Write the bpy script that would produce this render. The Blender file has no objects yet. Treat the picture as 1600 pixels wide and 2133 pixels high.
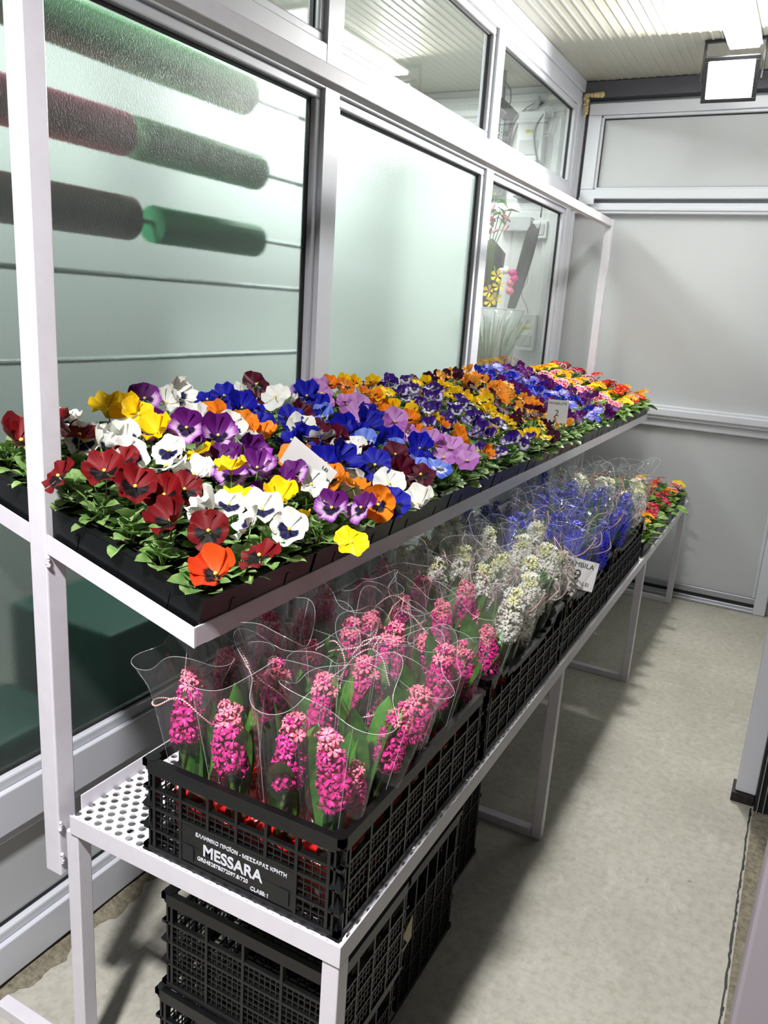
import bpy, bmesh, math, random
from mathutils import Vector, Matrix
random.seed(7)
PI = math.pi
sc = bpy.context.scene
C = sc.collection

# ------------------------------------------------------------ camera, world, lights, exposure
cam_d = bpy.data.cameras.new('camera'); cam = bpy.data.objects.new('camera', cam_d); C.objects.link(cam)
cam_d.sensor_fit = 'HORIZONTAL'; cam_d.sensor_width = 36; cam_d.lens = 1649.9 / 1600 * 36
cam_d.clip_start = 0.02
Rm = ((0.87927917, 0.17469092, -0.44311535), (0.47196543, -0.19422606, 0.85995632), (0.06416201, -0.9652768, -0.25322701))
cam.matrix_world = Matrix(((Rm[0][0], -Rm[0][1], -Rm[0][2], 0), (Rm[1][0], -Rm[1][1], -Rm[1][2], 0),
                           (Rm[2][0], -Rm[2][1], -Rm[2][2], 1.6), (0, 0, 0, 1)))
sc.camera = cam
w = bpy.data.worlds.new('night'); sc.world = w; w.use_nodes = True
w.node_tree.nodes['Background'].inputs[0].default_value = (0.75, 0.85, 1, 1)
w.node_tree.nodes['Background'].inputs[1].default_value = 0.03
sc.view_settings.view_transform = 'Standard'; sc.view_settings.look = 'None'
sc.view_settings.exposure = 0.28; sc.view_settings.gamma = 1
try:
    sc.cycles.transparent_max_bounces = 40; sc.cycles.max_bounces = 14; sc.cycles.transmission_bounces = 10
    sc.cycles.caustics_refractive = False; sc.cycles.caustics_reflective = False
except Exception: pass

def area(name, loc, target, size, power, col=(1, 1, 1), sy=None, spread=None):
    d = bpy.data.lights.new(name, 'AREA'); d.energy = power; d.color = col; d.size = size
    if sy: d.shape = 'RECTANGLE'; d.size_y = sy
    if spread: d.spread = spread
    o = bpy.data.objects.new(name, d); C.objects.link(o); o.location = loc
    o.rotation_euler = (Vector(target) - Vector(loc)).to_track_quat('-Z', 'Y').to_euler()
    return o
FLOOD = Vector((-0.563, 4.30, 2.712)); FDIR = Vector((0.02, -1, -0.42)).normalized()
L_FLOOD = 46; L_BATTEN = 13; L_NEAR = 54; L_SHOP = 30
flood_light = area('flood_lamp_light', FLOOD + FDIR * 0.045, FLOOD + FDIR, 0.17, L_FLOOD, (1, 0.99, 0.96), 0.13)
batten_light = area('ceiling_batten_light', (-0.53, 3.85, 2.838), (-0.53, 3.85, 0), 0.12, L_BATTEN, (1, 1, 1), 0.9)
area('near_ceiling_flood_light', (-0.60, -0.17, 2.72), (-0.60, 0.25, 0.9), 0.16, L_NEAR, (0.99, 0.98, 1.0), 0.12, math.radians(128))
area('shop_ceiling_light', (-2.0, 1.3, 2.84), (-2.0, 1.3, 0), 0.3, L_SHOP, (0.97, 1, 0.98), 1.3)
area('shop_ceiling_light', (-2.0, 3.7, 2.84), (-2.0, 3.7, 0), 0.3, L_SHOP*1.25, (0.97, 1, 0.98), 1.3)

# ------------------------------------------------------------ materials
def lin(c):
    return tuple(((v / 255) / 12.92 if v / 255 <= 0.04045 else ((v / 255 + 0.055) / 1.055) ** 2.4) for v in c[:3]) + (1,)
class N:
    def __init__(s, name):
        s.m = bpy.data.materials.new(name); s.m.use_nodes = True; s.t = s.m.node_tree; s.n = s.t.nodes; s.l = s.t.links
        s.b = s.n['Principled BSDF']; s.out = s.n['Material Output']
    def add(s, ty, **k):
        n = s.n.new(ty)
        for a, v in k.items(): setattr(n, a, v)
        return n
    def link(s, a, b): s.l.new(a, b)
    def math(s, op, a, b=None, clamp=False):
        n = s.add('ShaderNodeMath', operation=op, use_clamp=clamp)
        for i, v in enumerate((a, b)):
            if v is None: continue
            if isinstance(v, (int, float)): n.inputs[i].default_value = v
            else: s.link(v, n.inputs[i])
        return n.outputs[0]
    def mix(s, f, a, b):
        n = s.add('ShaderNodeMix', data_type='RGBA')
        for i, v in ((0, f), (6, a), (7, b)):
            if isinstance(v, (int, float)): n.inputs[i].default_value = v
            elif isinstance(v, tuple): n.inputs[i].default_value = v
            else: s.link(v, n.inputs[i])
        return n.outputs[2]
    def noise(s, scale, detail=3, coord='Object', rough=0.55, sx=None):
        tc = s.add('ShaderNodeTexCoord'); n = s.add('ShaderNodeTexNoise')
        n.inputs['Scale'].default_value = scale; n.inputs['Detail'].default_value = detail; n.inputs['Roughness'].default_value = rough
        src = tc.outputs[coord]
        if sx:
            mp = s.add('ShaderNodeMapping'); mp.inputs['Scale'].default_value = sx; s.link(src, mp.inputs[0]); src = mp.outputs[0]
        s.link(src, n.inputs['Vector']); return n.outputs['Fac']
    def ramp(s, v, a, b):
        n = s.add('ShaderNodeMapRange'); n.inputs[1].default_value = a; n.inputs[2].default_value = b; s.link(v, n.inputs[0]); return n.outputs[0]
    def bump(s, h, strength=0.3, dist=0.01):
        n = s.add('ShaderNodeBump'); n.inputs['Strength'].default_value = strength; n.inputs['Distance'].default_value = dist
        s.link(h, n.inputs['Height']); s.link(n.outputs[0], s.b.inputs['Normal'])
def basic(name, col, rough=0.5, metal=0, spec=0.5, var=0.0, scale=8, bump=0, sub=None, trans=0):
    s = N(name); s.b.inputs['Roughness'].default_value = rough; s.b.inputs['Metallic'].default_value = metal
    s.b.inputs['Specular IOR Level'].default_value = spec
    c = lin(col)
    if var:
        f = s.noise(scale)
        s.link(s.mix(s.ramp(f, 0.3, 0.7), tuple(x * (1 - var) for x in c[:3]) + (1,), tuple(min(1, x * (1 + var)) for x in c[:3]) + (1,)), s.b.inputs['Base Color'])
        if bump: s.bump(f, bump, 0.002)
    else: s.b.inputs['Base Color'].default_value = c
    return s.m
def leafmat(name, c1, c2, rough=0.45, vary=0.25, trans=0.25):
    s = N(name); oi = s.add('ShaderNodeObjectInfo'); f = s.noise(40, 2)
    col = s.mix(s.ramp(f, 0.35, 0.65), lin(c1), lin(c2))
    hs = s.add('ShaderNodeHueSaturation'); s.link(col, hs.inputs['Color'])
    s.link(s.math('ADD', s.math('MULTIPLY', oi.outputs['Random'], vary * 2), 1 - vary), hs.inputs['Value'])
    s.link(hs.outputs[0], s.b.inputs['Base Color']); s.b.inputs['Roughness'].default_value = rough
    tr = s.add('ShaderNodeBsdfTranslucent'); s.link(hs.outputs[0], tr.inputs[0])
    mx = s.add('ShaderNodeMixShader'); mx.inputs[0].default_value = trans
    s.link(s.b.outputs[0], mx.inputs[1]); s.link(tr.outputs[0], mx.inputs[2]); s.link(mx.outputs[0], s.out.inputs[0])
    return s.m
M = {}
M['rack'] = basic('white_painted_steel', (212, 208, 214), 0.38, 0, 0.5, 0.03, 30, 0.15)
M['pvc'] = basic('white_pvc_profile', (206, 208, 214), 0.3, 0, 0.5)
M['panel'] = basic('white_pvc_panel', (190, 192, 193), 0.45, 0, 0.4, 0.015, 2)
M['door'] = basic('greyish_lilac_door_paint', (152, 144, 150), 0.5)
M['gasket'] = basic('black_rubber_gasket', (18, 18, 20), 0.6)
M['ceil'] = basic('ceiling_panel', (186, 184, 170), 0.32, 0, 0.5)
M['beam'] = basic('grey_steel_beam', (88, 88, 96), 0.5, 0.2)
M['crate'] = basic('black_crate_plastic', (10, 11, 12), 0.38, 0, 0.45, 0.4, 25, 0.2)
M['tray'] = basic('black_tray_plastic', (13, 14, 16), 0.34, 0, 0.5, 0.4, 12, 0.1)
M['soil'] = basic('potting_soil', (26, 20, 15), 0.9, 0, 0.2, 0.5, 120, 0.8)
M['alu'] = basic('aluminium', (170, 172, 176), 0.35, 0.6)
M['black'] = basic('black_metal', (16, 16, 18), 0.45)
M['white'] = basic('white_plastic', (228, 230, 228), 0.4)
M['paperc'] = basic('white_price_card', (236, 234, 230), 0.6)
M['ink'] = basic('black_ink', (12, 12, 14), 0.5)
M['print'] = basic('grey_print', (206, 208, 214), 0.5)
M['cable_grey'] = basic('grey_cable', (96, 98, 100), 0.5)
M['cable_white'] = basic('white_cable', (205, 208, 206), 0.5)
M['yellowlab'] = basic('yellow_label', (232, 226, 92), 0.5)
M['foam'] = basic('pu_foam', (200, 180, 130), 0.8, 0, 0.3, 0.3, 40, 0.6)
M['darkpaper'] = basic('dark_wrapping_paper', (44, 42, 44), 0.55)
M['greenwall'] = basic('dark_green_box', (22, 66, 58), 0.6)
M['blue'] = basic('blue_plastic', (18, 40, 96), 0.4)
M['sticker'] = basic('beige_sticker', (190, 176, 140), 0.6)
M['rust'] = basic('black_base_plate', (40, 36, 32), 0.6, 0.3, 0.5, 0.5, 60)
for k, c in dict(roll_green=(104, 160, 112), roll_maroon=(206, 92, 122), roll_brown=(176, 148, 142), roll_mid=(66, 170, 116)).items(): M[k] = basic(k, c, 0.6)

s = N('concrete_floor')
a = s.noise(1.6, 6); b_ = s.noise(38, 5, rough=0.7); c_ = s.noise(9, 6, rough=0.7, sx=(1.6, 0.7, 1))
col = s.mix(s.ramp(a, 0.3, 0.7), lin((158, 155, 143)), lin((182, 179, 167)))
col = s.mix(s.math('MULTIPLY', s.ramp(b_, 0.42, 0.75), 0.6), col, lin((132, 128, 112)))
col = s.mix(s.math('MULTIPLY', s.ramp(c_, 0.55, 0.75), 0.5), col, lin((200, 197, 186)))
col = s.mix(s.math('MULTIPLY', s.ramp(s.noise(14, 2), 0.74, 0.78), 0.7), col, lin((120, 116, 98)))
s.link(col, s.b.inputs['Base Color']); s.link(s.math('ADD', s.math('MULTIPLY', c_, 0.3), 0.5), s.b.inputs['Roughness']); s.b.inputs['Specular IOR Level'].default_value = 0.3; s.bump(b_, 0.35, 0.002); M['floor'] = s.m
s = N('rough_concrete'); f = s.noise(60, 6, rough=0.75)
s.link(s.mix(s.ramp(f, 0.3, 0.7), lin((96, 88, 70)), lin((168, 160, 138))), s.b.inputs['Base Color']); s.b.inputs['Roughness'].default_value = 0.9; s.bump(f, 0.9, 0.01); M['rough'] = s.m

# perforated sheet: staggered round holes
s = N('perforated_white_steel')
tc = s.add('ShaderNodeTexCoord'); sp = s.add('ShaderNodeSeparateXYZ'); s.link(tc.outputs['Object'], sp.inputs[0])
P_ = 0.0265
def cell(ox, oy):
    fx = s.math('SUBTRACT', s.math('FRACT', s.math('ADD', s.math('DIVIDE', sp.outputs[0], P_), ox)), 0.5)
    fy = s.math('SUBTRACT', s.math('FRACT', s.math('ADD', s.math('DIVIDE', sp.outputs[1], P_ * 1.25), oy)), 0.5)
    fy = s.math('MULTIPLY', fy, 1.25)
    return s.math('SQRT', s.math('ADD', s.math('MULTIPLY', fx, fx), s.math('MULTIPLY', fy, fy)))
d = s.math('MINIMUM', cell(20, 20), cell(20.5, 20.5))
hole = s.math('LESS_THAN', d, 0.27)
tb = s.add('ShaderNodeBsdfTransparent'); mx = s.add('ShaderNodeMixShader')
s.link(hole, mx.inputs[0]); s.link(s.b.outputs[0], mx.inputs[1]); s.link(tb.outputs[0], mx.inputs[2]); s.link(mx.outputs[0], s.out.inputs[0])
s.b.inputs['Base Color'].default_value = lin((228, 226, 230)); s.b.inputs['Roughness'].default_value = 0.35; M['perf'] = s.m

# clear glass (flat pane) and cellophane
def clearmat(name, tint, ior, refl, haze, gl_rough=0.02, bump=0.0, hazecol=(1, 1, 1, 1)):
    s = N(name); s.n.remove(s.b)
    fr = s.add('ShaderNodeFresnel'); fr.inputs[0].default_value = ior
    ge = s.add('ShaderNodeNewGeometry')
    f = s.math('MULTIPLY', s.math('MULTIPLY', fr.outputs[0], s.math('SUBTRACT', 1, ge.outputs['Backfacing'])), refl, True)
    if name == 'cellophane':
        lw = s.add('ShaderNodeLayerWeight'); lw.inputs[0].default_value = 0.35
        f = s.math('ADD', s.math('MULTIPLY', s.math('POWER', lw.outputs['Facing'], 3.5), 0.6), 0.034, True)
    t = s.add('ShaderNodeBsdfTransparent'); t.inputs[0].default_value = tint
    g = s.add('ShaderNodeBsdfGlossy'); g.inputs['Roughness'].default_value = gl_rough
    if bump:
        bn = s.add('ShaderNodeBump'); bn.inputs['Strength'].default_value = bump; bn.inputs['Distance'].default_value = 0.01
        s.link(s.noise(34, 2, sx=(1, 1, 0.12)), bn.inputs['Height']); s.link(bn.outputs[0], g.inputs['Normal'])
    base = t.outputs[0]
    if haze:
        df = s.add('ShaderNodeBsdfTranslucent' if False else 'ShaderNodeBsdfDiffuse'); df.inputs[0].default_value = hazecol
        m0 = s.add('ShaderNodeMixShader'); m0.inputs[0].default_value = haze; s.link(t.outputs[0], m0.inputs[1]); s.link(df.outputs[0], m0.inputs[2]); base = m0.outputs[0]
    m1 = s.add('ShaderNodeMixShader'); s.link(f, m1.inputs[0]); s.link(base, m1.inputs[1]); s.link(g.outputs[0], m1.inputs[2])
    s.link(m1.outputs[0], s.out.inputs[0]); return s.m
M['glass'] = clearmat('clear_glass', (0.93, 0.96, 0.945, 1), 1.5, 2.2, 0.02)
M['vase'] = clearmat('clear_vase_plastic', (0.93, 0.96, 0.95, 1), 1.4, 2.0, 0.25)
M['cello'] = clearmat('cellophane', (0.99, 0.99, 0.992, 1), 1.4, 1, 0.012, 0.06, 0.6)
M['cello_edge_highlight'] = clearmat('cellophane_edge_highlight', (0.9, 0.9, 0.9, 1), 1.5, 1.5, 0.28, 0.1)  # brighter than the film: the edge highlight is put into this material

s = N('frosted_glass'); s.n.remove(s.b)
nz = s.noise(420, 2, sx=(1, 1, 0.5)); bn = s.add('ShaderNodeBump'); bn.inputs['Strength'].default_value = 0.5; bn.inputs['Distance'].default_value = 0.002; s.link(nz, bn.inputs['Height'])
r = s.add('ShaderNodeBsdfRefraction'); r.inputs['Color'].default_value = (0.90, 0.965, 0.93, 1); r.inputs['Roughness'].default_value = 0.33; r.inputs['IOR'].default_value = 1.03
s.link(bn.outputs[0], r.inputs['Normal'])
df = s.add('ShaderNodeBsdfDiffuse'); df.inputs[0].default_value = (0.62, 0.74, 0.69, 1)
g = s.add('ShaderNodeBsdfGlossy'); g.inputs['Roughness'].default_value = 0.22; s.link(bn.outputs[0], g.inputs['Normal'])
m0 = s.add('ShaderNodeMixShader'); m0.inputs[0].default_value = 0.07; s.link(r.outputs[0], m0.inputs[1]); s.link(df.outputs[0], m0.inputs[2])
fr = s.add('ShaderNodeFresnel'); fr.inputs[0].default_value = 1.4; ge = s.add('ShaderNodeNewGeometry')
f = s.math('MULTIPLY', fr.outputs[0], s.math('SUBTRACT', 1, ge.outputs['Backfacing']))
m1 = s.add('ShaderNodeMixShader'); s.link(f, m1.inputs[0]); s.link(m0.outputs[0], m1.inputs[1]); s.link(g.outputs[0], m1.inputs[2]); s.link(m1.outputs[0], s.out.inputs[0])
M['frost'] = s.m

def emis(name, col, k):
    s = N(name); s.n.remove(s.b); e = s.add('ShaderNodeEmission'); e.inputs[0].default_value = col; e.inputs[1].default_value = k; s.link(e.outputs[0], s.out.inputs[0]); return s.m
M['lampglass'] = emis('lit_lamp_glass', (1, 1, 1, 1), 30)
M['battenglass'] = emis('lit_batten_diffuser', (1, 1, 1, 1), 8)

# twine: red and white twist (uv.x along, uv.y around)
s = N('red_white_twine'); tc = s.add('ShaderNodeTexCoord'); sp = s.add('ShaderNodeSeparateXYZ'); s.link(tc.outputs['UV'], sp.inputs[0])
v = s.math('LESS_THAN', s.math('FRACT', s.math('ADD', s.math('MULTIPLY', sp.outputs[0], 190), sp.outputs[1])), 0.42)
s.link(s.mix(v, lin((238, 232, 224)), lin((176, 26, 44))), s.b.inputs['Base Color']); s.b.inputs['Roughness'].default_value = 0.8; M['twine'] = s.m
# red paper with white dots
s = N('red_polka_dot_paper'); tc = s.add('ShaderNodeTexCoord'); vo = s.add('ShaderNodeTexVoronoi'); vo.inputs['Scale'].default_value = 34; vo.inputs['Randomness'].default_value = 0.35
s.link(tc.outputs['Object'], vo.inputs[0]); v = s.math('LESS_THAN', vo.outputs['Distance'], 0.27)
s.link(s.mix(v, lin((214, 26, 18)), lin((245, 240, 236))), s.b.inputs['Base Color']); s.b.inputs['Roughness'].default_value = 0.5; M['polka'] = s.m

# petals: uv.y = distance from flower centre 0..1, uv.x across petal
def petal(name, outer, blotch=None, br=0.5, mid=None, edge=None, vary=0.12, trans=0.2):
    s = N(name); tc = s.add('ShaderNodeTexCoord'); sp = s.add('ShaderNodeSeparateXYZ'); s.link(tc.outputs['UV'], sp.inputs[0])
    oi = s.add('ShaderNodeObjectInfo')
    nz = s.add('ShaderNodeTexNoise'); nz.inputs['Scale'].default_value = 1; mp = s.add('ShaderNodeMapping'); mp.inputs['Scale'].default_value = (26, 1.5, 1)
    s.link(tc.outputs['UV'], mp.inputs[0]); s.link(mp.outputs[0], nz.inputs[0])
    v = s.math('ADD', sp.outputs[1], s.math('MULTIPLY', s.math('SUBTRACT', nz.outputs[0], 0.5), 0.42))
    o = lin(outer); vein = tuple(x * 0.72 for x in o[:3]) + (1,)
    col = s.mix(s.math('MULTIPLY', s.ramp(nz.outputs[0], 0.4, 0.7), 0.5), o, vein)
    if edge: col = s.mix(s.ramp(v, 0.72, 0.95), col, lin(edge))
    if mid: col = s.mix(s.ramp(v, br + 0.3, br + 0.16), col, lin(mid))
    if blotch: col = s.mix(s.ramp(v, br + 0.06, br - 0.02), col, lin(blotch))
    hs = s.add('ShaderNodeHueSaturation'); s.link(col, hs.inputs['Color'])
    s.link(s.math('ADD', s.math('MULTIPLY', oi.outputs['Random'], 2 * vary), 1 - vary), hs.inputs['Value'])
    s.link(hs.outputs[0], s.b.inputs['Base Color']); s.b.inputs['Roughness'].default_value = 0.55; s.b.inputs['Specular IOR Level'].default_value = 0.25
    s.bump(nz.outputs[0], 0.25, 0.003)
    tr = s.add('ShaderNodeBsdfTranslucent'); s.link(hs.outputs[0], tr.inputs[0]); mx = s.add('ShaderNodeMixShader'); mx.inputs[0].default_value = trans
    s.link(s.b.outputs[0], mx.inputs[1]); s.link(tr.outputs[0], mx.inputs[2]); s.link(mx.outputs[0], s.out.inputs[0])
    return s.m
M['leaf'] = leafmat('pansy_leaf_green', (92, 132, 62), (150, 178, 112), 0.36)
M['leafpale'] = leafmat('primrose_leaf_green', (66, 112, 34), (126, 158, 74))
M['hleaf'] = leafmat('hyacinth_leaf_green', (54, 108, 34), (84, 140, 50), 0.35, 0.2, 0.15)
M['hleafbase'] = leafmat('pale_green_shoot', (120, 160, 40), (150, 180, 60), 0.4, 0.1, 0.3)
M['stem'] = basic('green_stem', (96, 128, 52), 0.5)
M['eye'] = basic('yellow_flower_eye', (240, 214, 90), 0.5)
M['bulb'] = basic('brown_bulb_skin', (92, 66, 52), 0.7, 0, 0.3, 0.4, 50, 0.4)

# ------------------------------------------------------------ mesh helpers
class MB:
    def __init__(s): s.v = []; s.f = []; s.m = []; s.uv = []; s.hasuv = False
    def face(s, idx, m=0, uv=None):
        s.f.append(idx); s.m.append(m); s.uv.append(uv)
        if uv: s.hasuv = True
    def box(s, x0, x1, y0, y1, z0, z1, m=0, mat=None):
        if x1 < x0: x0, x1 = x1, x0
        if y1 < y0: y0, y1 = y1, y0
        if z1 < z0: z0, z1 = z1, z0
        n = len(s.v); P = [(x0, y0, z0), (x1, y0, z0), (x1, y1, z0), (x0, y1, z0), (x0, y0, z1), (x1, y0, z1), (x1, y1, z1), (x0, y1, z1)]
        if mat is not None: P = [tuple(mat @ Vector(p)) for p in P]
        s.v += P
        for q in ((0, 3, 2, 1), (4, 5, 6, 7), (0, 1, 5, 4), (1, 2, 6, 5), (2, 3, 7, 6), (3, 0, 4, 7)): s.face([n + i for i in q], m)
    def tube(s, pts, r, n=8, m=0, cap=True, uvlen=False, radii=None):
        pts = [Vector(p) for p in pts]; k = len(s.v); prev = None; L = 0; rings = []
        for i, p in enumerate(pts):
            t = (pts[min(i + 1, len(pts) - 1)] - pts[max(i - 1, 0)])
            t = t.normalized() if t.length > 1e-9 else Vector((0, 0, 1))
            a = prev if prev else (Vector((0, 0, 1)) if abs(t.z) < 0.9 else Vector((1, 0, 0)))
            u = (a - t * a.dot(t)).normalized(); prev = u; w_ = t.cross(u)
            if i: L += (p - pts[i - 1]).length
            rr = radii[i] if radii else r
            for j in range(n):
                an = 2 * PI * j / n; s.v.append(tuple(p + (u * math.cos(an) + w_ * math.sin(an)) * rr))
            rings.append(L)
        for i in range(len(pts) - 1):
            for j in range(n):
                j2 = (j + 1) % n
                uv = [(rings[i], j / n), (rings[i], (j + 1) / n), (rings[i + 1], (j + 1) / n), (rings[i + 1], j / n)] if uvlen else None
                s.face([k + i * n + j, k + i * n + j2, k + (i + 1) * n + j2, k + (i + 1) * n + j], m, uv)
        if cap:
            s.face([k + j for j in range(n)][::-1], m); s.face([k + (len(pts) - 1) * n + j for j in range(n)], m)
    def lathe(s, prof, n=20, m=0, c=(0, 0, 0)):
        k = len(s.v)
        for r, z in prof:
            for j in range(n): a = 2 * PI * j / n; s.v.append((c[0] + r * math.cos(a), c[1] + r * math.sin(a), c[2] + z))
        for i in range(len(prof) - 1):
            for j in range(n): j2 = (j + 1) % n; s.face([k + i * n + j, k + i * n + j2, k + (i + 1) * n + j2, k + (i + 1) * n + j], m)
    def grid(s, fn, nu, nv, m=0, uv=False, mat=None):
        k = len(s.v)
        for i in range(nu + 1):
            for j in range(nv + 1):
                p = Vector(fn(i / nu, j / nv)); s.v.append(tuple(mat @ p if mat is not None else p))
        for i in range(nu):
            for j in range(nv):
                q = [k + i * (nv + 1) + j, k + (i + 1) * (nv + 1) + j, k + (i + 1) * (nv + 1) + j + 1, k + i * (nv + 1) + j + 1]
                s.face(q, m, [(i / nu, j / nv), ((i + 1) / nu, j / nv), ((i + 1) / nu, (j + 1) / nv), (i / nu, (j + 1) / nv)] if uv else None)
    def ball(s, c, r, m=0, nu=10, nv=6, sz=1):
        s.grid(lambda u, v: (c[0] + r * math.cos(2 * PI * u) * math.sin(PI * v), c[1] + r * math.sin(2 * PI * u) * math.sin(PI * v), c[2] - r * sz * math.cos(PI * v)), nu, nv, m)
    def mesh(s, name, mats, smooth=False):
        me = bpy.data.meshes.new(name); me.from_pydata(s.v, [], s.f)
        for x in mats: me.materials.append(M[x] if isinstance(x, str) else x)
        me.polygons.foreach_set('material_index', s.m)
        if s.hasuv:
            ul = me.uv_layers.new(name='UVMap'); i = 0
            for q, u in zip(s.f, s.uv):
                for j in range(len(q)): ul.data[i].uv = u[j] if u else (0, 0); i += 1
        if smooth: me.polygons.foreach_set('use_smooth', [True] * len(s.f))
        me.update(); return me
    def obj(s, name, mats, parent=None, smooth=False, bevel=0):
        if isinstance(mats, str): mats = [mats]
        o = link(name, s.mesh(name, mats, smooth), parent)
        if bevel:
            b = o.modifiers.new('bevel', 'BEVEL'); b.width = bevel; b.segments = 2; b.limit_method = 'ANGLE'
        return o
def link(name, data, parent=None, loc=None, rot=None, scale=None):
    o = bpy.data.objects.new(name, data); C.objects.link(o)
    if parent: o.parent = parent
    if loc is not None: o.location = loc
    if rot is not None: o.rotation_euler = rot
    if scale is not None: o.scale = (scale,) * 3 if isinstance(scale, (int, float)) else scale
    return o
def tag(o, label, cat, group=None, kind=None):
    o['label'] = label
    if cat: o['category'] = cat
    if group: o['group'] = group
    if kind: o['kind'] = kind
    return o
def thing(name, label, cat, loc=(0, 0, 0), rot=None, group=None):
    return tag(link(name, None, None, loc, rot), label, cat, group)
def struct(o, label, cat): return tag(o, label, cat, kind='structure')
def textmesh(body, size, ext=0.0004, align='LEFT', shear=0.0, bold=0.0):
    cu = bpy.data.curves.new('lettering', 'FONT'); cu.body = body; cu.size = size; cu.extrude = ext; cu.align_x = align; cu.shear = shear; cu.offset = bold
    o = bpy.data.objects.new('tmp_text', cu); C.objects.link(o)
    bpy.context.view_layer.update()
    me = bpy.data.meshes.new_from_object(o.evaluated_get(bpy.context.evaluated_depsgraph_get()))
    bpy.data.objects.remove(o); return me
def text(body, size, mat, parent, loc, rot, name='lettering', **k):
    me = textmesh(body, size, **k); me.materials.clear(); me.materials.append(M[mat]); return link(name, me, parent, loc, rot)
ORD = ['first', 'second', 'third', 'fourth', 'fifth', 'sixth', 'seventh', 'eighth', 'ninth', 'tenth', 'eleventh', 'twelfth', 'thirteenth', 'fourteenth', 'fifteenth',
       'sixteenth', 'seventeenth', 'eighteenth', 'nineteenth', 'twentieth'] + ['twenty-' + x for x in ['first', 'second', 'third', 'fourth', 'fifth', 'sixth', 'seventh', 'eighth', 'ninth']] + ['thirtieth'] + ['thirty-' + x for x in ['first', 'second', 'third', 'fourth', 'fifth', 'sixth', 'seventh', 'eighth', 'ninth']] + ['fortieth']

# ------------------------------------------------------------ setting
XW = -1.42; YE = 4.88; ZC = 2.88
b = MB(); b.box(-4, 2.2, -4.5, YE + 0.3, -0.12, 0); struct(b.obj('floor', 'floor'), 'grey beige concrete floor slab', 'floor')
b = MB(); pts = []
rr = random.Random(3); y = -1.0; k = 0; prevx = 0.077
while y < 2.75:
    y2 = y + rr.uniform(0.01, 0.03); x = 0.077 + rr.uniform(-0.002, 0.002); wd = rr.uniform(0.004, 0.008)
    n = len(b.v); b.v += [(prevx, y, 0.0012), (prevx + wd, y, 0.0012), (x + wd, y2, 0.0012), (x, y2, 0.0012)]; b.face([n, n + 1, n + 2, n + 3]); y = y2; prevx = x
struct(b.obj('trim_1', 'gasket'), 'dark jagged expansion joint running along the concrete floor by the doorway', 'floor joint')
b = MB(); b.grid(lambda u, v: (0.088 + 0.9 * u, -1 + 4.1 * v, 0.003 + 0.002 * math.sin(40 * v + 9 * u)), 6, 60)
struct(b.obj('trim_2', 'rough'), 'rough grey threshold strip beyond the floor joint', 'threshold')
# uneven mortar along the foot of the glazed wall
b = MB(); rr = random.Random(5)
ed = [-1.365 + 0.010 * math.sin(i * 0.31) + 0.007 * math.sin(i * 0.83 + 1) + rr.uniform(-0.003, 0.003) for i in range(400)]
def mort(u, v):
    i = min(399, int(round(v * 399))); e = ed[i]
    return (XW - 0.05 + (e - XW + 0.05) * u, 0.3 + 4.55 * v, 0.001 + 0.017 * (1 - u ** 2) * (0.8 + 0.2 * math.sin(v * 91)))
b.grid(mort, 5, 399); struct(b.obj('trim_3', 'rough'), 'rough mortar edge along the foot of the glazed wall', 'mortar')
b = MB(); b.box(-4, 0.6, -1.4, YE + 0.3, ZC, ZC + 0.08)
x = -1.33
while x < 0.55:
    b.box(x, x + 0.010, -1.4, YE - 0.04, ZC - 0.0035, ZC + 0.001); x += 0.044
struct(b.obj('ceiling', 'ceil', bevel=0.0012), 'white ribbed panel ceiling', 'ceiling')

# left glazed wall: members run in the plane x = XW
F0, F1 = XW - 0.05, XW + 0.02
rows = [(0.55, -0.42), ]
YM = [(-0.49, -0.405), (0.835, 0.92), (2.160, 2.245), (3.485, 3.57), (4.765, 4.85)]
b = MB()
for y0, y1 in YM: b.box(F0 + 0.001, F1 + 0.001, y0, y1, 0.021, 2.819)
b.box(F0, F1, -0.49, 4.85, 2.20, 2.32); b.box(F0, F1, -0.49, 4.85, 0.40, 0.505)
b.box(F0, F1, -0.49, 4.85, 0.02, 0.12); b.box(F0, F1, -0.49, 4.85, 2.75, 2.82)
b.box(F0 - 0.001, F1 + 0.012, -0.491, 4.849, 2.8205, ZC - 0.001); b.box(F1 - 0.001, F1 + 0.006, -0.485, 4.845, 2.245, 2.262)
b.box(F0 - 0.002, F1 + 0.02, 4.8505, YE, 0.0, ZC - 0.001)
wl = b.obj('wall_left', 'pvc', bevel=0.006); struct(wl, 'white framework of the glazed partition wall', 'wall')
def window(n, y0, y1, z0, z1, kind, label):
    t = thing('window_%d' % n, label, 'window', (XW, y0, z0)); t['kind'] = 'structure'
    W_, H_ = y1 - y0, z1 - z0
    f = MB(); bw = 0.028
    for (a0, a1, c0, c1) in ((0, W_, 0, bw), (0, W_, H_ - bw, H_), (0, bw, bw, H_ - bw), (W_ - bw, W_, bw, H_ - bw)):
        f.box(-0.028, 0.008, a0, a1, c0, c1)
    f.obj('frame', 'pvc', t, bevel=0.005)
    g = MB(); q = bw + 0.0005
    for (a0, a1, c0, c1) in ((q, W_ - q, q, q + 0.006), (q, W_ - q, H_ - q - 0.006, H_ - q), (q, q + 0.006, q, H_ - q), (W_ - q - 0.006, W_ - q, q, H_ - q)):
        g.box(-0.022, -0.008, a0, a1, c0, c1)
    g.obj('gasket', 'gasket', t)
    p = MB(); p.box(-0.019, -0.013, q, W_ - q, q, H_ - q)
    p.obj('pane', {'f': 'frost', 'c': 'glass', 'p': 'panel'}[kind], t)
    return t
n = 0; names = ['nearest', 'second', 'third', 'farthest']
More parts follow.
